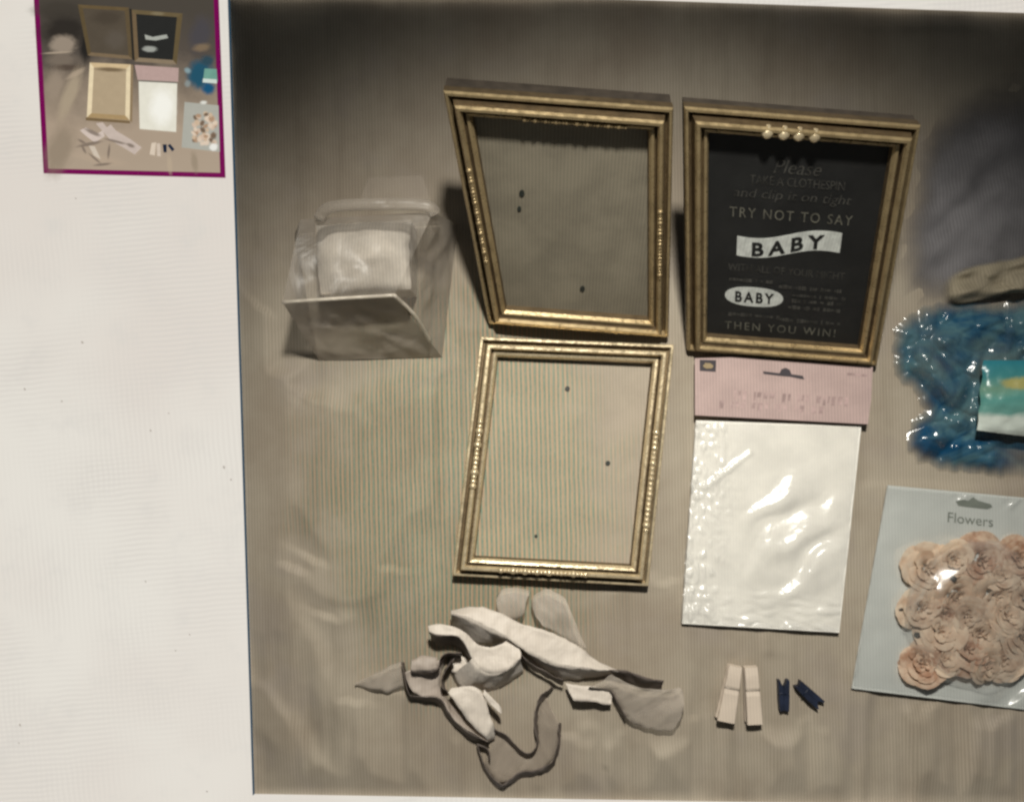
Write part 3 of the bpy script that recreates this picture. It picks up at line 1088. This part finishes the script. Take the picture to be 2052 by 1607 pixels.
for (x, y, lab) in [(1910, 1160, 'dark round bead between the paper roses near the top of the pouch'), (1803, 1221, 'dark round bead left of the paper roses'),
                    (1838, 1272, 'dark round bead under the bright crease of the pouch')]:
    bm = bmesh.new()
    bmesh.ops.create_icosphere(bm, subdivisions=2, radius=0.0036)
    me = bpy.data.meshes.new('dark_bead')
    bm.to_mesh(me)
    bm.free()
    me.materials.append(m_bead)
    o = bpy.data.objects.new('dark_bead', me)
    COL.objects.link(o)
    o.location = P(x, y, 0.002 if x > 1850 else -0.003)
    tag(o, lab, 'bead')


# ------------------------------------------------------------------ right side: dark cloth, tan bundle, blue bag, teal packet
def heap(name, pix, zf, mat, label, cat, rings=26, seg=120, seed=0.0, rough_edge=6, smooth=True):
    """a soft mound filling a traced outline: its height falls to the cloth at the edge"""
    n = len(pix)
    cx = sum(p[0] for p in pix) / n
    cy = sum(p[1] for p in pix) / n
    loop = [Vector((x, y, 0)) for x, y in pix] + [Vector((pix[0][0], pix[0][1], 0))]
    dense = catmull(loop, seg + 1)[:-1]
    v, f = [], []
    v.append(P(cx, cy, zf(0, cx, cy)))
    for r in range(1, rings + 1):
        q = r / rings
        for p in dense:
            x, y = cx + (p.x - cx) * q, cy + (p.y - cy) * q
            if not smooth and r < rings:
                x += 11 * noise.noise(Vector((x / 9, y / 9, 31)))
                y += 11 * noise.noise(Vector((x / 9, y / 9, 41)))
            if r == rings:
                x += rough_edge * noise.noise(Vector((x / 20, y / 20, seed)))
                y += rough_edge * noise.noise(Vector((x / 20, y / 20, seed + 5)))
            v.append(P(x, y, zf(q, x, y)))
    for k in range(seg):
        f.append([0, 1 + (k + 1) % seg, 1 + k])
    for r in range(rings - 1):
        for k in range(seg):
            a, b_ = 1 + r * seg + k, 1 + r * seg + (k + 1) % seg
            f.append([a, b_, b_ + seg, a + seg])
    o = obj(name, v, f, mat, None, smooth=smooth, label=label, cat=cat)
    at = o.data.attributes.new('rim', 'FLOAT', 'POINT')      # 0 in the middle, 1 at the thin hem
    at.data.foreach_set('value', [0.0] + [r / rings for r in range(1, rings + 1) for _ in range(seg)])
    return o


def thin_hem(mat, q0, q1, wob=0.35, nscale=14):
    """the sheet thins out and gets see-through towards its hem"""
    nt = mat.node_tree
    b = nt.nodes['Principled BSDF']
    a = N(nt, 'ShaderNodeAttribute', attribute_name='rim')
    n = noise_tex(nt, nscale, 3, 0.6, obj_coord(nt))
    ad = N(nt, 'ShaderNodeMath', operation='MULTIPLY_ADD')
    nt.links.new(n.outputs['Fac'], ad.inputs[0])
    ad.inputs[1].default_value = wob
    nt.links.new(a.outputs['Fac'], ad.inputs[2])
    fade = maprange(nt, ad.outputs[0], q0 + wob / 2, q1 + wob / 2, 1.0, 0.0)
    old = b.inputs['Alpha'].links[0].from_socket if b.inputs['Alpha'].links else None
    if old:
        mu = N(nt, 'ShaderNodeMath', operation='MULTIPLY')
        nt.links.new(old, mu.inputs[0])
        nt.links.new(fade, mu.inputs[1])
        fade = mu.outputs[0]
    nt.links.new(fade, b.inputs['Alpha'])


def ridge(x, y, s, seed):
    wx, wy = x + 0.5 * s * noise.noise(Vector((x / s, y / s, seed + 9))), y + 0.5 * s * noise.noise(Vector((x / s, y / s, seed + 19)))
    d, _ = noise.voronoi(Vector((wx / s, wy / s, seed)))
    return 1 - 1.6 * d[0]


def dome(q, h):
    return Z0 - 0.002 + h * max(0.0, 1 - q ** 2.4) ** 0.8


m_garm = simple('dark_mauve_cloth', (0.185, 0.178, 0.185), 0.85, var=0.2, nscale=12, fine=0.12, spec=0.15)
thin_hem(m_garm, 0.35, 0.82)
heap('folded_garment', [(1760, 660), (1750, 540), (1790, 400), (1800, 300), (1850, 190), (1930, 110), (2130, 60), (2280, 200), (2280, 640), (2000, 690), (1880, 690)],
     lambda q, x, y: Z0 - 0.003 + 0.009 * (1 - q * q) ** 1.8 + min(1, 1.6 * (1 - q)) * (0.007 * noise.noise(Vector(((x + y) / 75, (y - x) / 190, 1.2))) + 0.004 * noise.noise(Vector((x / 40, y / 40, 6)))),
     m_garm, 'dark grey-mauve crumpled cloth behind the blue plastic bag', 'cloth', seed=3)

m_tan = simple('tan_bundle', (0.28, 0.24, 0.17), 0.85, var=0.18, nscale=30, fine=0.12)
thin_hem(m_tan, 0.72, 1.0, 0.2, 30)
heap('tan_bundle', [(1884, 596), (1892, 556), (1945, 530), (2020, 516), (2120, 500), (2140, 590), (2040, 590), (1960, 606), (1910, 612)],
     lambda q, x, y: -0.007 + 0.011 * (1 - q ** 4) + (1 - q ** 3) * (0.012 * noise.noise(Vector((x / 60 + y / 40, y / 26, 9))) + 0.004 * ridge(x, y, 30, 5)),
     m_tan, 'tan folded bundle lying on the dark cloth above the blue bag', 'bundle', rings=14, seg=60, seed=8)

# blue bag: crumpled thin plastic film
m_blue = film('blue_plastic_film', (0.03, 0.12, 0.2), 0.74, 1.0, 0.17, 26, 0.25, 0.05)
nt = m_blue.node_tree
co = obj_coord(nt)
n_a = noise_tex(nt, 11, 4, 0.6, co)
n_a.inputs['Distortion'].default_value = 1.2
col = mixc(nt, (0.006, 0.062, 0.14), (0.09, 0.19, 0.22), maprange(nt, n_a.outputs['Fac'], 0.40, 0.66, 0, 1))
nt.links.new(col, next(n for n in nt.nodes if n.type == 'BSDF_DIFFUSE').inputs['Color'])
at_ = N(nt, 'ShaderNodeAttribute', attribute_name='rim')
cl_ = next(n for n in nt.nodes if n.type == 'MATH' and n.use_clamp)      # milkiness, thinner at the rim
mu_ = N(nt, 'ShaderNodeMath', operation='MULTIPLY')
tgt = cl_.outputs[0].links[0].to_socket
nt.links.new(cl_.outputs[0], mu_.inputs[0])
nt.links.new(maprange(nt, at_.outputs['Fac'], 0, 0.7, 0.15, 1.0), mu_.inputs[1])
nt.links.new(mu_.outputs[0], tgt)


def film_sheet(name, pix, zf, mat, label, cat, step=2.8, wob=9):
    """a crumpled sheet on an even grid, cut along a traced, slightly ragged outline"""
    loop = [Vector((x, y, 0)) for x, y in pix] + [Vector((pix[0][0], pix[0][1], 0))]
    ring = catmull(loop, 160)[:-1]
    ring = [(p.x + wob * noise.noise(p / 18), p.y + wob * noise.noise(p / 18 + Vector((5, 5, 5)))) for p in ring]
    n = len(ring)

    def inside(x, y):
        c = False
        for k in range(n):
            (x1, y1), (x2, y2) = ring[k], ring[k - 1]
            if (y1 > y) != (y2 > y) and x < (x2 - x1) * (y - y1) / (y2 - y1) + x1:
                c = not c
        return c

    def rim(x, y):
        return min(math.hypot(x - a, y - b_) for a, b_ in ring)
    xs, ys = [p[0] for p in ring], [p[1] for p in ring]
    nx, ny = int((max(xs) - min(xs)) / step) + 1, int((max(ys) - min(ys)) / step) + 1
    idx, v, f, rv = {}, [], [], []
    for jj in range(ny + 1):
        for ii in range(nx + 1):
            x, y = min(xs) + ii * step, min(ys) + jj * step
            if x < 2130 and inside(x, y):
                idx[ii, jj] = len(v)
                rv.append(min(1.0, rim(x, y) / 50.0))
                v.append(P(x, y, zf(rv[-1], x, y)))
    for (ii, jj) in idx:
        q = [(ii, jj), (ii, jj + 1), (ii + 1, jj + 1), (ii + 1, jj)]
        if all(k in idx for k in q):
            f.append([idx[k] for k in q])
    o = obj(name, v, f, mat, None, smooth=True, label=label, cat=cat)
    o.data.attributes.new('rim', 'FLOAT', 'POINT').data.foreach_set('value', rv)
    return o


def crease(x, y, s_, seed):
    """sharp-edged folds: the gap between the two nearest cell centres"""
    wx = x + 0.45 * s_ * noise.noise(Vector((x / s_, y / s_, seed + 9)))
    wy = y + 0.45 * s_ * noise.noise(Vector((x / s_, y / s_, seed + 19)))
    d, _ = noise.voronoi(Vector((wx / s_, wy / s_, seed)))
    return d[1] - d[0]


film_sheet('plastic_bag', [(1792, 752), (1786, 700), (1798, 650), (1850, 612), (1930, 600), (2020, 606), (2140, 580), (2240, 640), (2240, 900), (2120, 950), (2000, 952),
                           (1900, 944), (1838, 920), (1812, 890), (1822, 850), (1848, 818), (1826, 780)],
           lambda e_, x, y: -0.0135 + 0.006 * e_ + (0.3 + 0.7 * e_) * (0.018 * crease(x, y, 110, 2.2) + 0.007 * crease(x, y, 48, 7.7) + 0.001 * noise.noise(Vector((x / 14, y / 14, 2)))),
           m_blue, 'crumpled translucent blue plastic bag at the right edge', 'plastic bag')

# teal packet lying on the bag
m_teal, nt, b = new_mat('teal_packet_print')
co = obj_coord(nt)
sep = N(nt, 'ShaderNodeSeparateXYZ')
nt.links.new(co, sep.inputs[0])
nz = noise_tex(nt, 25, 3, 0.5, co)
ad = N(nt, 'ShaderNodeMath', operation='MULTIPLY_ADD')
nt.links.new(nz.outputs['Fac'], ad.inputs[0])
ad.inputs[1].default_value = 0.022
nt.links.new(sep.outputs['Y'], ad.inputs[2])
ZP = 0.020
ya, yb = P(0, 722, ZP).y, P(0, 872, ZP).y
fac = maprange(nt, ad.outputs[0], ya + 0.011, yb + 0.011, 0, 1, False)
cr = N(nt, 'ShaderNodeValToRGB')
nt.links.new(fac, cr.inputs[0])
e = cr.color_ramp.elements
e[0].position, e[0].color = 0.0, (0.03, 0.20, 0.25, 1)
e[1].position, e[1].color = 1.0, (0.62, 0.68, 0.62, 1)
for p_, c_ in ((0.2, (0.05, 0.22, 0.23, 1)), (0.34, (0.16, 0.30, 0.22, 1)), (0.5, (0.10, 0.30, 0.27, 1)), (0.66, (0.14, 0.32, 0.28, 1)), (0.74, (0.60, 0.66, 0.60, 1))):
    k_ = e.new(p_)
    k_.color = c_
yc = P(2040, 768, ZP)
mp = N(nt, 'ShaderNodeMapping')
mp.inputs['Location'].default_value = (-yc.x / 0.022, -yc.y / 0.0075, 0)
mp.inputs['Scale'].default_value = (1 / 0.022, 1 / 0.0075, 0)
nt.links.new(co, mp.inputs[0])
ln = N(nt, 'ShaderNodeVectorMath', operation='LENGTH')
nt.links.new(mp.outputs[0], ln.inputs[0])
ad2 = N(nt, 'ShaderNodeMath', operation='MULTIPLY_ADD')
nt.links.new(noise_tex(nt, 80, 3, 0.6, co).outputs['Fac'], ad2.inputs[0])
ad2.inputs[1].default_value = 0.9
nt.links.new(ln.outputs['Value'], ad2.inputs[2])
nt.links.new(mixc(nt, cr.outputs[0], (0.40, 0.36, 0.12), maprange(nt, ad2.outputs[0], 0.9, 1.5, 0.9, 0)), b.inputs['Base Color'])
b.inputs['Roughness'].default_value = 0.28
nb = noise_tex(nt, 60, 3, 0.5, co)
bump(nt, b, nb.outputs['Fac'], 0.4, 0.004)
tpk = thing('soft_packet', P(2020, 800, 0.01), 'teal printed soft packet with a white end lying on the blue bag', 'packet')
Q = [(1970, 722), (2190, 722), (2190, 892), (1958, 862)]


def tz(sgn):
    def z(a, b_, x, y):
        e_ = (min(a, 1 - a) * 2) ** 0.5 * (min(b_, 1 - b_) * 2) ** 0.5
        return ZP - 0.006 + sgn * 0.014 * e_ + 0.0015 * noise.noise(Vector((x / 20, y / 20, 3)))
    return z


film_patch('packet_front', Q, 34, 26, tz(1), m_teal, tpk, 5, 1)
film_patch('packet_back', Q, 20, 16, tz(-1), m_teal, tpk, 5, 1)

# ------------------------------------------------------------------ frosted bag with a white bundle, left
m_frost = film('frosted_plastic', (0.50, 0.44, 0.37), 0.20, 0.6, 0.42, 22, 0.5, 0.035)
m_front = film('milky_plastic', (0.60, 0.52, 0.43), 0.55, 0.8, 0.42, 22, 0.5, 0.03)
m_flap = film('thin_flap', (0.42, 0.36, 0.30), 0.10, 0.4, 0.42, 22, 0.5, 0.02)
m_seam = film('plastic_seam', (0.80, 0.72, 0.60), 0.8, 1.0, 0.3, 60, 0.3, 0.1)
m_bundle = simple('pale_bundle', (0.66, 0.60, 0.52), 0.8, var=0.22, nscale=22, fine=0.10)
bag = thing('clear_bag', P(760, 600, Z0), 'boxy translucent plastic bag around a pale bundle, left of the frames', 'bag')
K = {'a': (602, 440, .080), 'b': (868, 425, .085), 'c': (790, 592, .090), 'd': (566, 606, .080),
     'A': (590, 470, Z0 + .002), 'B': (918, 450, Z0 + .002), 'C': (886, 716, Z0 + .002), 'D': (640, 722, Z0 + .002), 'E': (545, 690, Z0 + .002)}
KP = {k: P(*v) for k, v in K.items()}


def patch3(name, q, nu, nv, amp, mat, parent, seed, sag=0.0):
    n = (q[1] - q[0]).cross(q[3] - q[0]).normalized()
    v = []
    for j in range(nv + 1):
        for i in range(nu + 1):
            a, b_ = i / nu, j / nv
            p = bil(q, a, b_)
            e_ = min(1, 4 * min(a, 1 - a)) * min(1, 4 * min(b_, 1 - b_))
            h = amp * noise.noise(p * 26 + Vector((seed, 0, 0))) + amp * 0.45 * noise.noise(p * 70 + Vector((seed, 3, 0)))
            v.append(p + n * (h * e_) - Vector((0, 0, sag * e_)))
    f = [[j * (nu + 1) + i, (j + 1) * (nu + 1) + i, (j + 1) * (nu + 1) + i + 1, j * (nu + 1) + i + 1] for j in range(nv) for i in range(nu)]
    return obj(name, v, f, mat, parent, smooth=True)


patch3('top_panel', [KP['a'], KP['b'], KP['c'], KP['d']], 26, 22, 0.006, m_frost, bag, 1, 0.006)
patch3('front_panel', [KP['d'], KP['c'], KP['C'], KP['D']], 26, 18, 0.006, m_front, bag, 4)
patch3('side_panel', [KP['c'], KP['b'], KP['B'], KP['C']], 24, 18, 0.006, m_frost, bag, 7)
patch3('side_panel', [KP['a'], KP['d'], KP['D'], KP['A']], 24, 18, 0.005, m_frost, bag, 9)
patch3('back_panel', [KP['b'], KP['a'], KP['A'], KP['B']], 20, 14, 0.005, m_frost, bag, 11)
for pth, r in (([KP['d'], KP['d'].lerp(KP['c'], .5) + Vector((0, 0, .002)), KP['c']], 0.0016),
               ([KP['c'], KP['c'].lerp(KP['C'], .35) + Vector((0.003, 0.002, 0.001)), KP['c'].lerp(KP['C'], .72)], 0.0018)):
    v, f = tube_mesh(catmull(pth, 16), r)
    obj('seam', v, f, m_seam, bag, smooth=True)
v, f = tube_mesh(catmull([P(640, 438, .082), P(662, 416, .088), P(740, 410, .09), P(850, 412, .09), P(872, 430, .086)], 24), 0.0055, 10)
obj('rolled_rim', v, f, m_frost, bag, smooth=True)
patch3('top_flap', [P(738, 356, .07), P(846, 352, .07), P(862, 402, .086), P(722, 402, .086)], 12, 8, 0.003, m_flap, bag, 15)

bun = []
Qb = [(632, 452), (822, 440), (822, 580), (642, 590)]
bz = lambda a, b_, x, y: 0.048 + 0.022 * (min(a, 1 - a) * 2) ** 0.45 * (min(b_, 1 - b_) * 2) ** 0.45 + 0.004 * noise.noise(Vector((x / 45, y / 45, 2)))
bnd = thing('wrapped_bundle', P(735, 560, Z0), 'pale soft bundle seen through the translucent bag', 'bundle')
film_patch('bundle_top', Qb, 26, 22, bz, m_bundle, bnd, 5, 2)
qs = [P(632, 452, .048), P(822, 440, .048), P(822, 580, .048), P(642, 590, .048)]
for k in range(4):
    l = (k + 1) % 4
    lo1, lo2 = Vector((qs[k].x, qs[k].y, Z0 + .003)), Vector((qs[l].x, qs[l].y, Z0 + .003))
    patch3('bundle_side', [qs[k], qs[l], lo2, lo1], 14, 8, 0.004, m_bundle, bnd, 20 + k)

# ------------------------------------------------------------------ ribbon
m_rib, nt, b = new_mat('cream_ribbon')
m_rib_nt = nt
co = obj_coord(nt)
n = noise_tex(nt, 22, 3, 0.5, co)
col = mixc(nt, (0.63, 0.555, 0.475), (0.72, 0.65, 0.57), n.outputs['Fac'])
nt.links.new(moire_stripes(nt, col, False, 0.04), b.inputs['Base Color'])
b.inputs['Roughness'].default_value = 0.55
b.inputs['Sheen Weight'].default_value = 0.2
bump(nt, b, noise_tex(nt, 190, 4, 0.6, co).outputs['Fac'], 0.5, 0.0015)
m_sheer = film('sheer_ribbon', (0.66, 0.58, 0.49), 0.34, 0.9, 0.6, 40, 0.15, 0.02)
m_sheer_tan = film('sheer_tan_ribbon', (0.47, 0.40, 0.325), 0.35, 0.9, 0.6, 40, 0.15, 0.01)
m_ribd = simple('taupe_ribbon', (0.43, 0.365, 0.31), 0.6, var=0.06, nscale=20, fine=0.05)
m_rib_shade = simple('ribbon_shade_brown', (0.15, 0.122, 0.105), 0.6, var=0.1, nscale=30, fine=0.05)  # shade on the unlit edge-on strips, painted as dark brown
ribbon = thing('ribbon', P(1000, 1380, Z0), 'tangled cream fabric ribbon lying in loops below the flat frame', 'ribbon')
RS = 2.85


def rp(x, y, z):
    return P(680 + x / RS, 1150 + y / RS, z)


def strip(name, e1, e2, z1, z2, mat, n=40, m=6, belly=0.0):
    def zz(z, k, cnt):
        if isinstance(z, (int, float)):
            return z
        t = k / max(1, cnt - 1) * (len(z) - 1)
        i = min(int(t), len(z) - 2)
        return z[i] + (z[i + 1] - z[i]) * (t - i)
    A = catmull([rp(x, y, zz(z1, k, len(e1))) for k, (x, y) in enumerate(e1)], n)
    B = catmull([rp(x, y, zz(z2, k, len(e2))) for k, (x, y) in enumerate(e2)], n)
    v = []
    for a, bb in zip(A, B):
        for j in range(m + 1):
            t = j / m
            p = a.lerp(bb, t)
            k = 0.0022 * noise.noise(p * 95) + 0.0011 * noise.noise(p * 240 + Vector((3, 7, 1)))
            p = p + Vector((0.6 * k, 0.8 * noise.noise(p * 110 + Vector((9, 2, 4))) * 0.0018, k * 0.9))
            v.append(p + Vector((0, 0, belly * math.sin(math.pi * t))))
    f = [[i * (m + 1) + j, (i + 1) * (m + 1) + j, (i + 1) * (m + 1) + j + 1, i * (m + 1) + j + 1] for i in range(n - 1) for j in range(m)]
    o = obj(name, v, f, mat, ribbon, smooth=True)
    md = o.modifiers.new('thickness', 'SOLIDIFY')
    md.thickness = 0.0005
    md.offset = 0
    return o


G = Z0 + 0.002   # on the cloth
# broad upper band and its shaded underside
A2 = [(640, 225), (720, 240), (850, 310), (980, 380), (1100, 462), (1250, 520), (1400, 535), (1590, 558)]
strip('ribbon_band', [(640, 213), (760, 185), (900, 212), (1030, 280), (1200, 330), (1350, 400), (1450, 480), (1590, 550)], A2,
      [.008, .010, .012, .012, .010, .008, .004, .004], [.016, .020, .020, .020, .018, .016, .014, .010], m_rib, 50, 8, 0.0)
strip('ribbon_band', A2, [(640, 290), (720, 350), (800, 408), (930, 400), (1040, 425), (1150, 520), (1280, 600), (1400, 592), (1590, 566)],
      [.0158, .0198, .0198, .0198, .0178, .0158, .0138, .0098], G, m_rib, 50, 6)
# S-shaped band
C2 = [(515, 332), (560, 347), (660, 352), (712, 392), (760, 480), (805, 540), (870, 570), (960, 540), (1030, 472)]
strip('ribbon_loop', [(508, 300), (560, 285), (680, 310), (742, 352), (800, 408), (900, 408), (960, 385), (1010, 395), (1035, 450)], C2,
      [.018, .018, .018, .016, .014, .013, .012, .013, .015], [.020, .022, .022, .020, .019, .019, .019, .019, .018], m_rib, 50, 6, 0.0)
strip('ribbon_loop', C2[4:], [(640, 575), (690, 650), (780, 645), (880, 660), (1050, 560)], [.0188, .0188, .0188, .0188, .0178], G, m_rib, 40, 6)
strip('ribbon_loop', C2[:5], [(525, 370), (580, 408), (650, 412), (700, 440), (735, 480)], [.0198, .0218, .0218, .0198, .0188], G, m_rib_shade, 30, 6)
strip('ribbon_loop', [(630, 480), (700, 470), (760, 500), (800, 560)], [(640, 560), (690, 575), (760, 575), (810, 572)], G + .004, G + .006, m_rib, 24, 5)
# leaf-like fold
strip('ribbon_fold', [(640, 650), (760, 640), (822, 690), (860, 800), (886, 890), (880, 955)], [(618, 672), (680, 760), (740, 840), (800, 905), (850, 945), (870, 956)],
      [.006, .008, .008, .007, .004, G], [.010, .011, .011, .009, .005, G], m_rib, 40, 6, 0.0)
strip('ribbon_fold', [(830, 660), (880, 710), (920, 755), (928, 785)], [(820, 690), (860, 740), (900, 775), (924, 792)], .010, .012, m_rib, 16, 4)
# thin edge that runs round the left and down
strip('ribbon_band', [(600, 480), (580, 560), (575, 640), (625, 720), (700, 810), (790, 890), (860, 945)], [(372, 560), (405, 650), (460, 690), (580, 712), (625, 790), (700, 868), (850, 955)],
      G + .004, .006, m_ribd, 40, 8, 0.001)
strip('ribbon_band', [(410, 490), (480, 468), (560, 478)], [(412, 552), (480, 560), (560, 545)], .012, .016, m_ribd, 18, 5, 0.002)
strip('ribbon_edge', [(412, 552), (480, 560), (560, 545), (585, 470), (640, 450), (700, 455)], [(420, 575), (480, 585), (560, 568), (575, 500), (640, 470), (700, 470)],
      [.0158] * 6, G, m_rib_shade, 30, 4)
strip('ribbon_edge', [(655, 480), (610, 545), (580, 600), (590, 655)], [(640, 490), (595, 555), (600, 640), (630, 680)], .014, G, m_rib_shade, 24, 4)
# pointed sheer end at the left
strip('ribbon_end', [(85, 629), (200, 568), (300, 522), (352, 500)], [(86, 633), (180, 656), (270, 673), (372, 640)], G + .008, G + .004, m_sheer, 24, 6, 0.0005)
# lower loop
I1 = [(885, 880), (960, 925), (1030, 1000), (1085, 1025), (1125, 975), (1118, 860), (1122, 760), (1155, 690), (1215, 640)]
J1 = [(790, 968), (825, 1080), (880, 1165), (940, 1195), (1025, 1135), (1120, 1120), (1205, 1075), (1245, 970), (1255, 850)]
J2 = [(784, 984), (818, 1104), (876, 1195), (942, 1222), (1030, 1164), (1124, 1150), (1212, 1104), (1256, 985), (1262, 850)]
I2 = [(878, 905), (952, 952), (1024, 1026), (1088, 1048), (1136, 985), (1134, 865), (1140, 775), (1174, 702), (1224, 652)]
strip('ribbon_loop', J1, J2, .002, G - .001, m_rib_shade, 70, 4)
strip('ribbon_loop', I1, I2, .002, G - .001, m_rib_shade, 70, 4)
strip('ribbon_band', [(900, 900), (960, 950), (1030, 1028), (1088, 1050), (1140, 985), (1136, 865), (1144, 775), (1178, 705)], J1[1:], G, G + .002, m_sheer_tan, 60, 6, 0.0005)
strip('ribbon_edge', [(790, 968), (850, 1000), (862, 1060)], [(784, 990), (838, 1020), (852, 1085)], .002, G, m_rib_shade, 14, 4)
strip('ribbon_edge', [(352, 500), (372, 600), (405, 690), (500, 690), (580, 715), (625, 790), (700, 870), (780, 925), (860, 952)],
      [(372, 508), (394, 610), (415, 718), (500, 722), (572, 748), (612, 815), (690, 898), (772, 950), (856, 968)], .006, G - .001, m_rib_shade, 60, 4)
strip('ribbon_edge', [(1030, 450), (1100, 510), (1200, 570), (1275, 606)], [(1035, 490), (1110, 550), (1210, 605), (1280, 632)], .010, G + .002, m_rib_shade, 24, 5)
# right tail
strip('ribbon_tail', [(1290, 622), (1420, 640), (1520, 655), (1560, 700)], [(1335, 718), (1440, 730), (1530, 742), (1556, 744)], .000, .003, m_rib, 24, 5, 0.0)
strip('ribbon_edge', [(1540, 552), (1640, 548), (1740, 588), (1852, 608)], [(1590, 590), (1680, 640), (1760, 660), (1838, 668)], .012, G + .001, m_rib_shade, 30, 5)
strip('ribbon_tail', [(1560, 575), (1690, 640), (1840, 660), (1950, 655), (1968, 740), (1950, 830)], [(1420, 648), (1545, 662), (1592, 735), (1660, 840), (1780, 885), (1890, 898)],
      [.008, .008, .006, .004, .004, .002], [.006, .006, .002, -.002, -.002, -.002], m_sheer, 40, 8, 0.001)
strip('ribbon_edge', [(1420, 648), (1545, 662), (1592, 735), (1640, 810)], [(1440, 662), (1540, 690), (1575, 750), (1630, 830)], .006, G, m_rib_shade, 24, 4)
# sheer loops under the flat frame
strip('ribbon_loop', [(905, 130), (930, 90), (1000, 76), (1085, 95)], [(900, 200), (930, 255), (1000, 265), (1050, 225)], .000, .004, m_sheer, 24, 6, 0.004)
strip('ribbon_loop', [(1100, 190), (1110, 120), (1200, 88), (1290, 140)], [(1160, 300), (1230, 330), (1330, 390), (1420, 440)], .002, .008, m_sheer, 30, 8, 0.003)


# ------------------------------------------------------------------ clothespins
m_wood = simple('whitewashed_wood', (0.62, 0.525, 0.43), 0.65, var=0.06, nscale=40, fine=0.06)
m_wire = simple('spring_wire', (0.35, 0.31, 0.26), 0.4, metal=0.6)
m_navy = simple('navy_wood', (0.013, 0.019, 0.040), 0.5, var=0.3, nscale=60)


def big_pin(top, bot, wt, wb, label):
    """lying flat: a lower and an upper wooden half with a wire spring across"""
    T, B_ = P(top[0], top[1], 0), P(bot[0], bot[1], 0)
    d = (B_ - T)
    L = d.length
    d.normalize()
    side = Vector((-d.y, d.x, 0))
    root = thing('clothespin', Vector((T.x, T.y, Z0)) + d * L / 2, label, 'clothespin', 'pale wooden clothespins')
    for k, (z0_, z1_, th, cut) in enumerate(((Z0 + .001, Z0 + .001, .004, 0), (Z0 + .0055, Z0 + .010, .0042, 1))):
        v, f = [], []
        secs = 14
        for i in range(secs + 1):
            t = i / secs
            w = (wt + (wb - wt) * t) * S * 0.5
            z = z0_ + (z1_ - z0_) * t
            tk = th * (0.75 + 0.25 * min(1, 6 * t))
            if cut and abs(t - 0.40) < 0.03:
                tk -= 0.0012
            c = T + d * (L * t)
            bv = 0.0007
            for (s_, h) in ((-1, 0), (1, 0), (1, tk - bv), (1 - bv / w, tk), (-1 + bv / w, tk), (-1, tk - bv)):
                v.append(Vector((c.x, c.y, z + h)) + side * (w * s_))
        for i in range(secs):
            for q in range(6):
                r_ = (q + 1) % 6
                f.append([i * 6 + q, (i + 1) * 6 + q, (i + 1) * 6 + r_, i * 6 + r_])
        f.append([5, 4, 3, 2, 1, 0][::-1])
        f.append([secs * 6 + q for q in range(6)])
        obj('wooden_half', v, f, m_wood, root)
    c = T + d * (L * 0.40)
    w = (wt + (wb - wt) * 0.4) * S * 0.5
    zt = Z0 + .0055 + .0045 * .4 + .0032
    v, f = tube_mesh([Vector((c.x, c.y, zt)) + side * (w * 1.02 * u) for u in (-1, -.3, .3, 1)], 0.0006, 6)
    obj('spring', v, f, m_wire, root, smooth=True)


big_pin((1477, 1338), (1455, 1446), 27, 35, 'pale wooden clothespin leaning to the left of its twin')
big_pin((1508, 1340), (1513, 1451), 27, 31, 'pale wooden clothespin standing straight, nearest the navy ones')


def small_pin(halves, wire, label):
    cx = sum(p[0] for h in halves for p in h) / sum(len(h) for h in halves)
    cy = sum(p[1] for h in halves for p in h) / sum(len(h) for h in halves)
    root = thing('clothespin', P(1400 + cx / 6.84, 1300 + cy / 6.84, Z0), label, 'clothespin', 'small navy clothespins')
    for h in halves:
        pts = ring_fix([P(1400 + x / 6.84, 1300 + y / 6.84, Z0 + .001) for x, y in h])
        v, f = slab(pts, Vector((0, 0, 1)), 0.007)
        obj('wooden_half', v, f, m_navy, root)
    v, f = tube_mesh([P(1400 + x / 6.84, 1300 + y / 6.84, Z0 + .0085) for x, y in wire], 0.0007, 6)
    obj('spring', v, f, m_navy, root, smooth=True)


small_pin([[(1065, 405), (1090, 402), (1108, 450), (1138, 505), (1140, 808), (1090, 822), (1078, 700)],
           [(1142, 808), (1144, 505), (1172, 450), (1180, 402), (1216, 402), (1216, 700), (1208, 825)]],
          [(1085, 620), (1140, 610), (1205, 622)], 'small navy clothespin standing upright beside the pale ones')
small_pin([[(1290, 492), (1348, 482), (1380, 500), (1600, 690), (1598, 725), (1618, 792), (1590, 785), (1470, 680)],
           [(1350, 478), (1366, 410), (1400, 428), (1520, 530), (1694, 684), (1684, 706), (1622, 682), (1602, 688), (1382, 498)]],
          [(1420, 640), (1470, 590), (1520, 535)], 'small navy clothespin lying tilted at the far right')
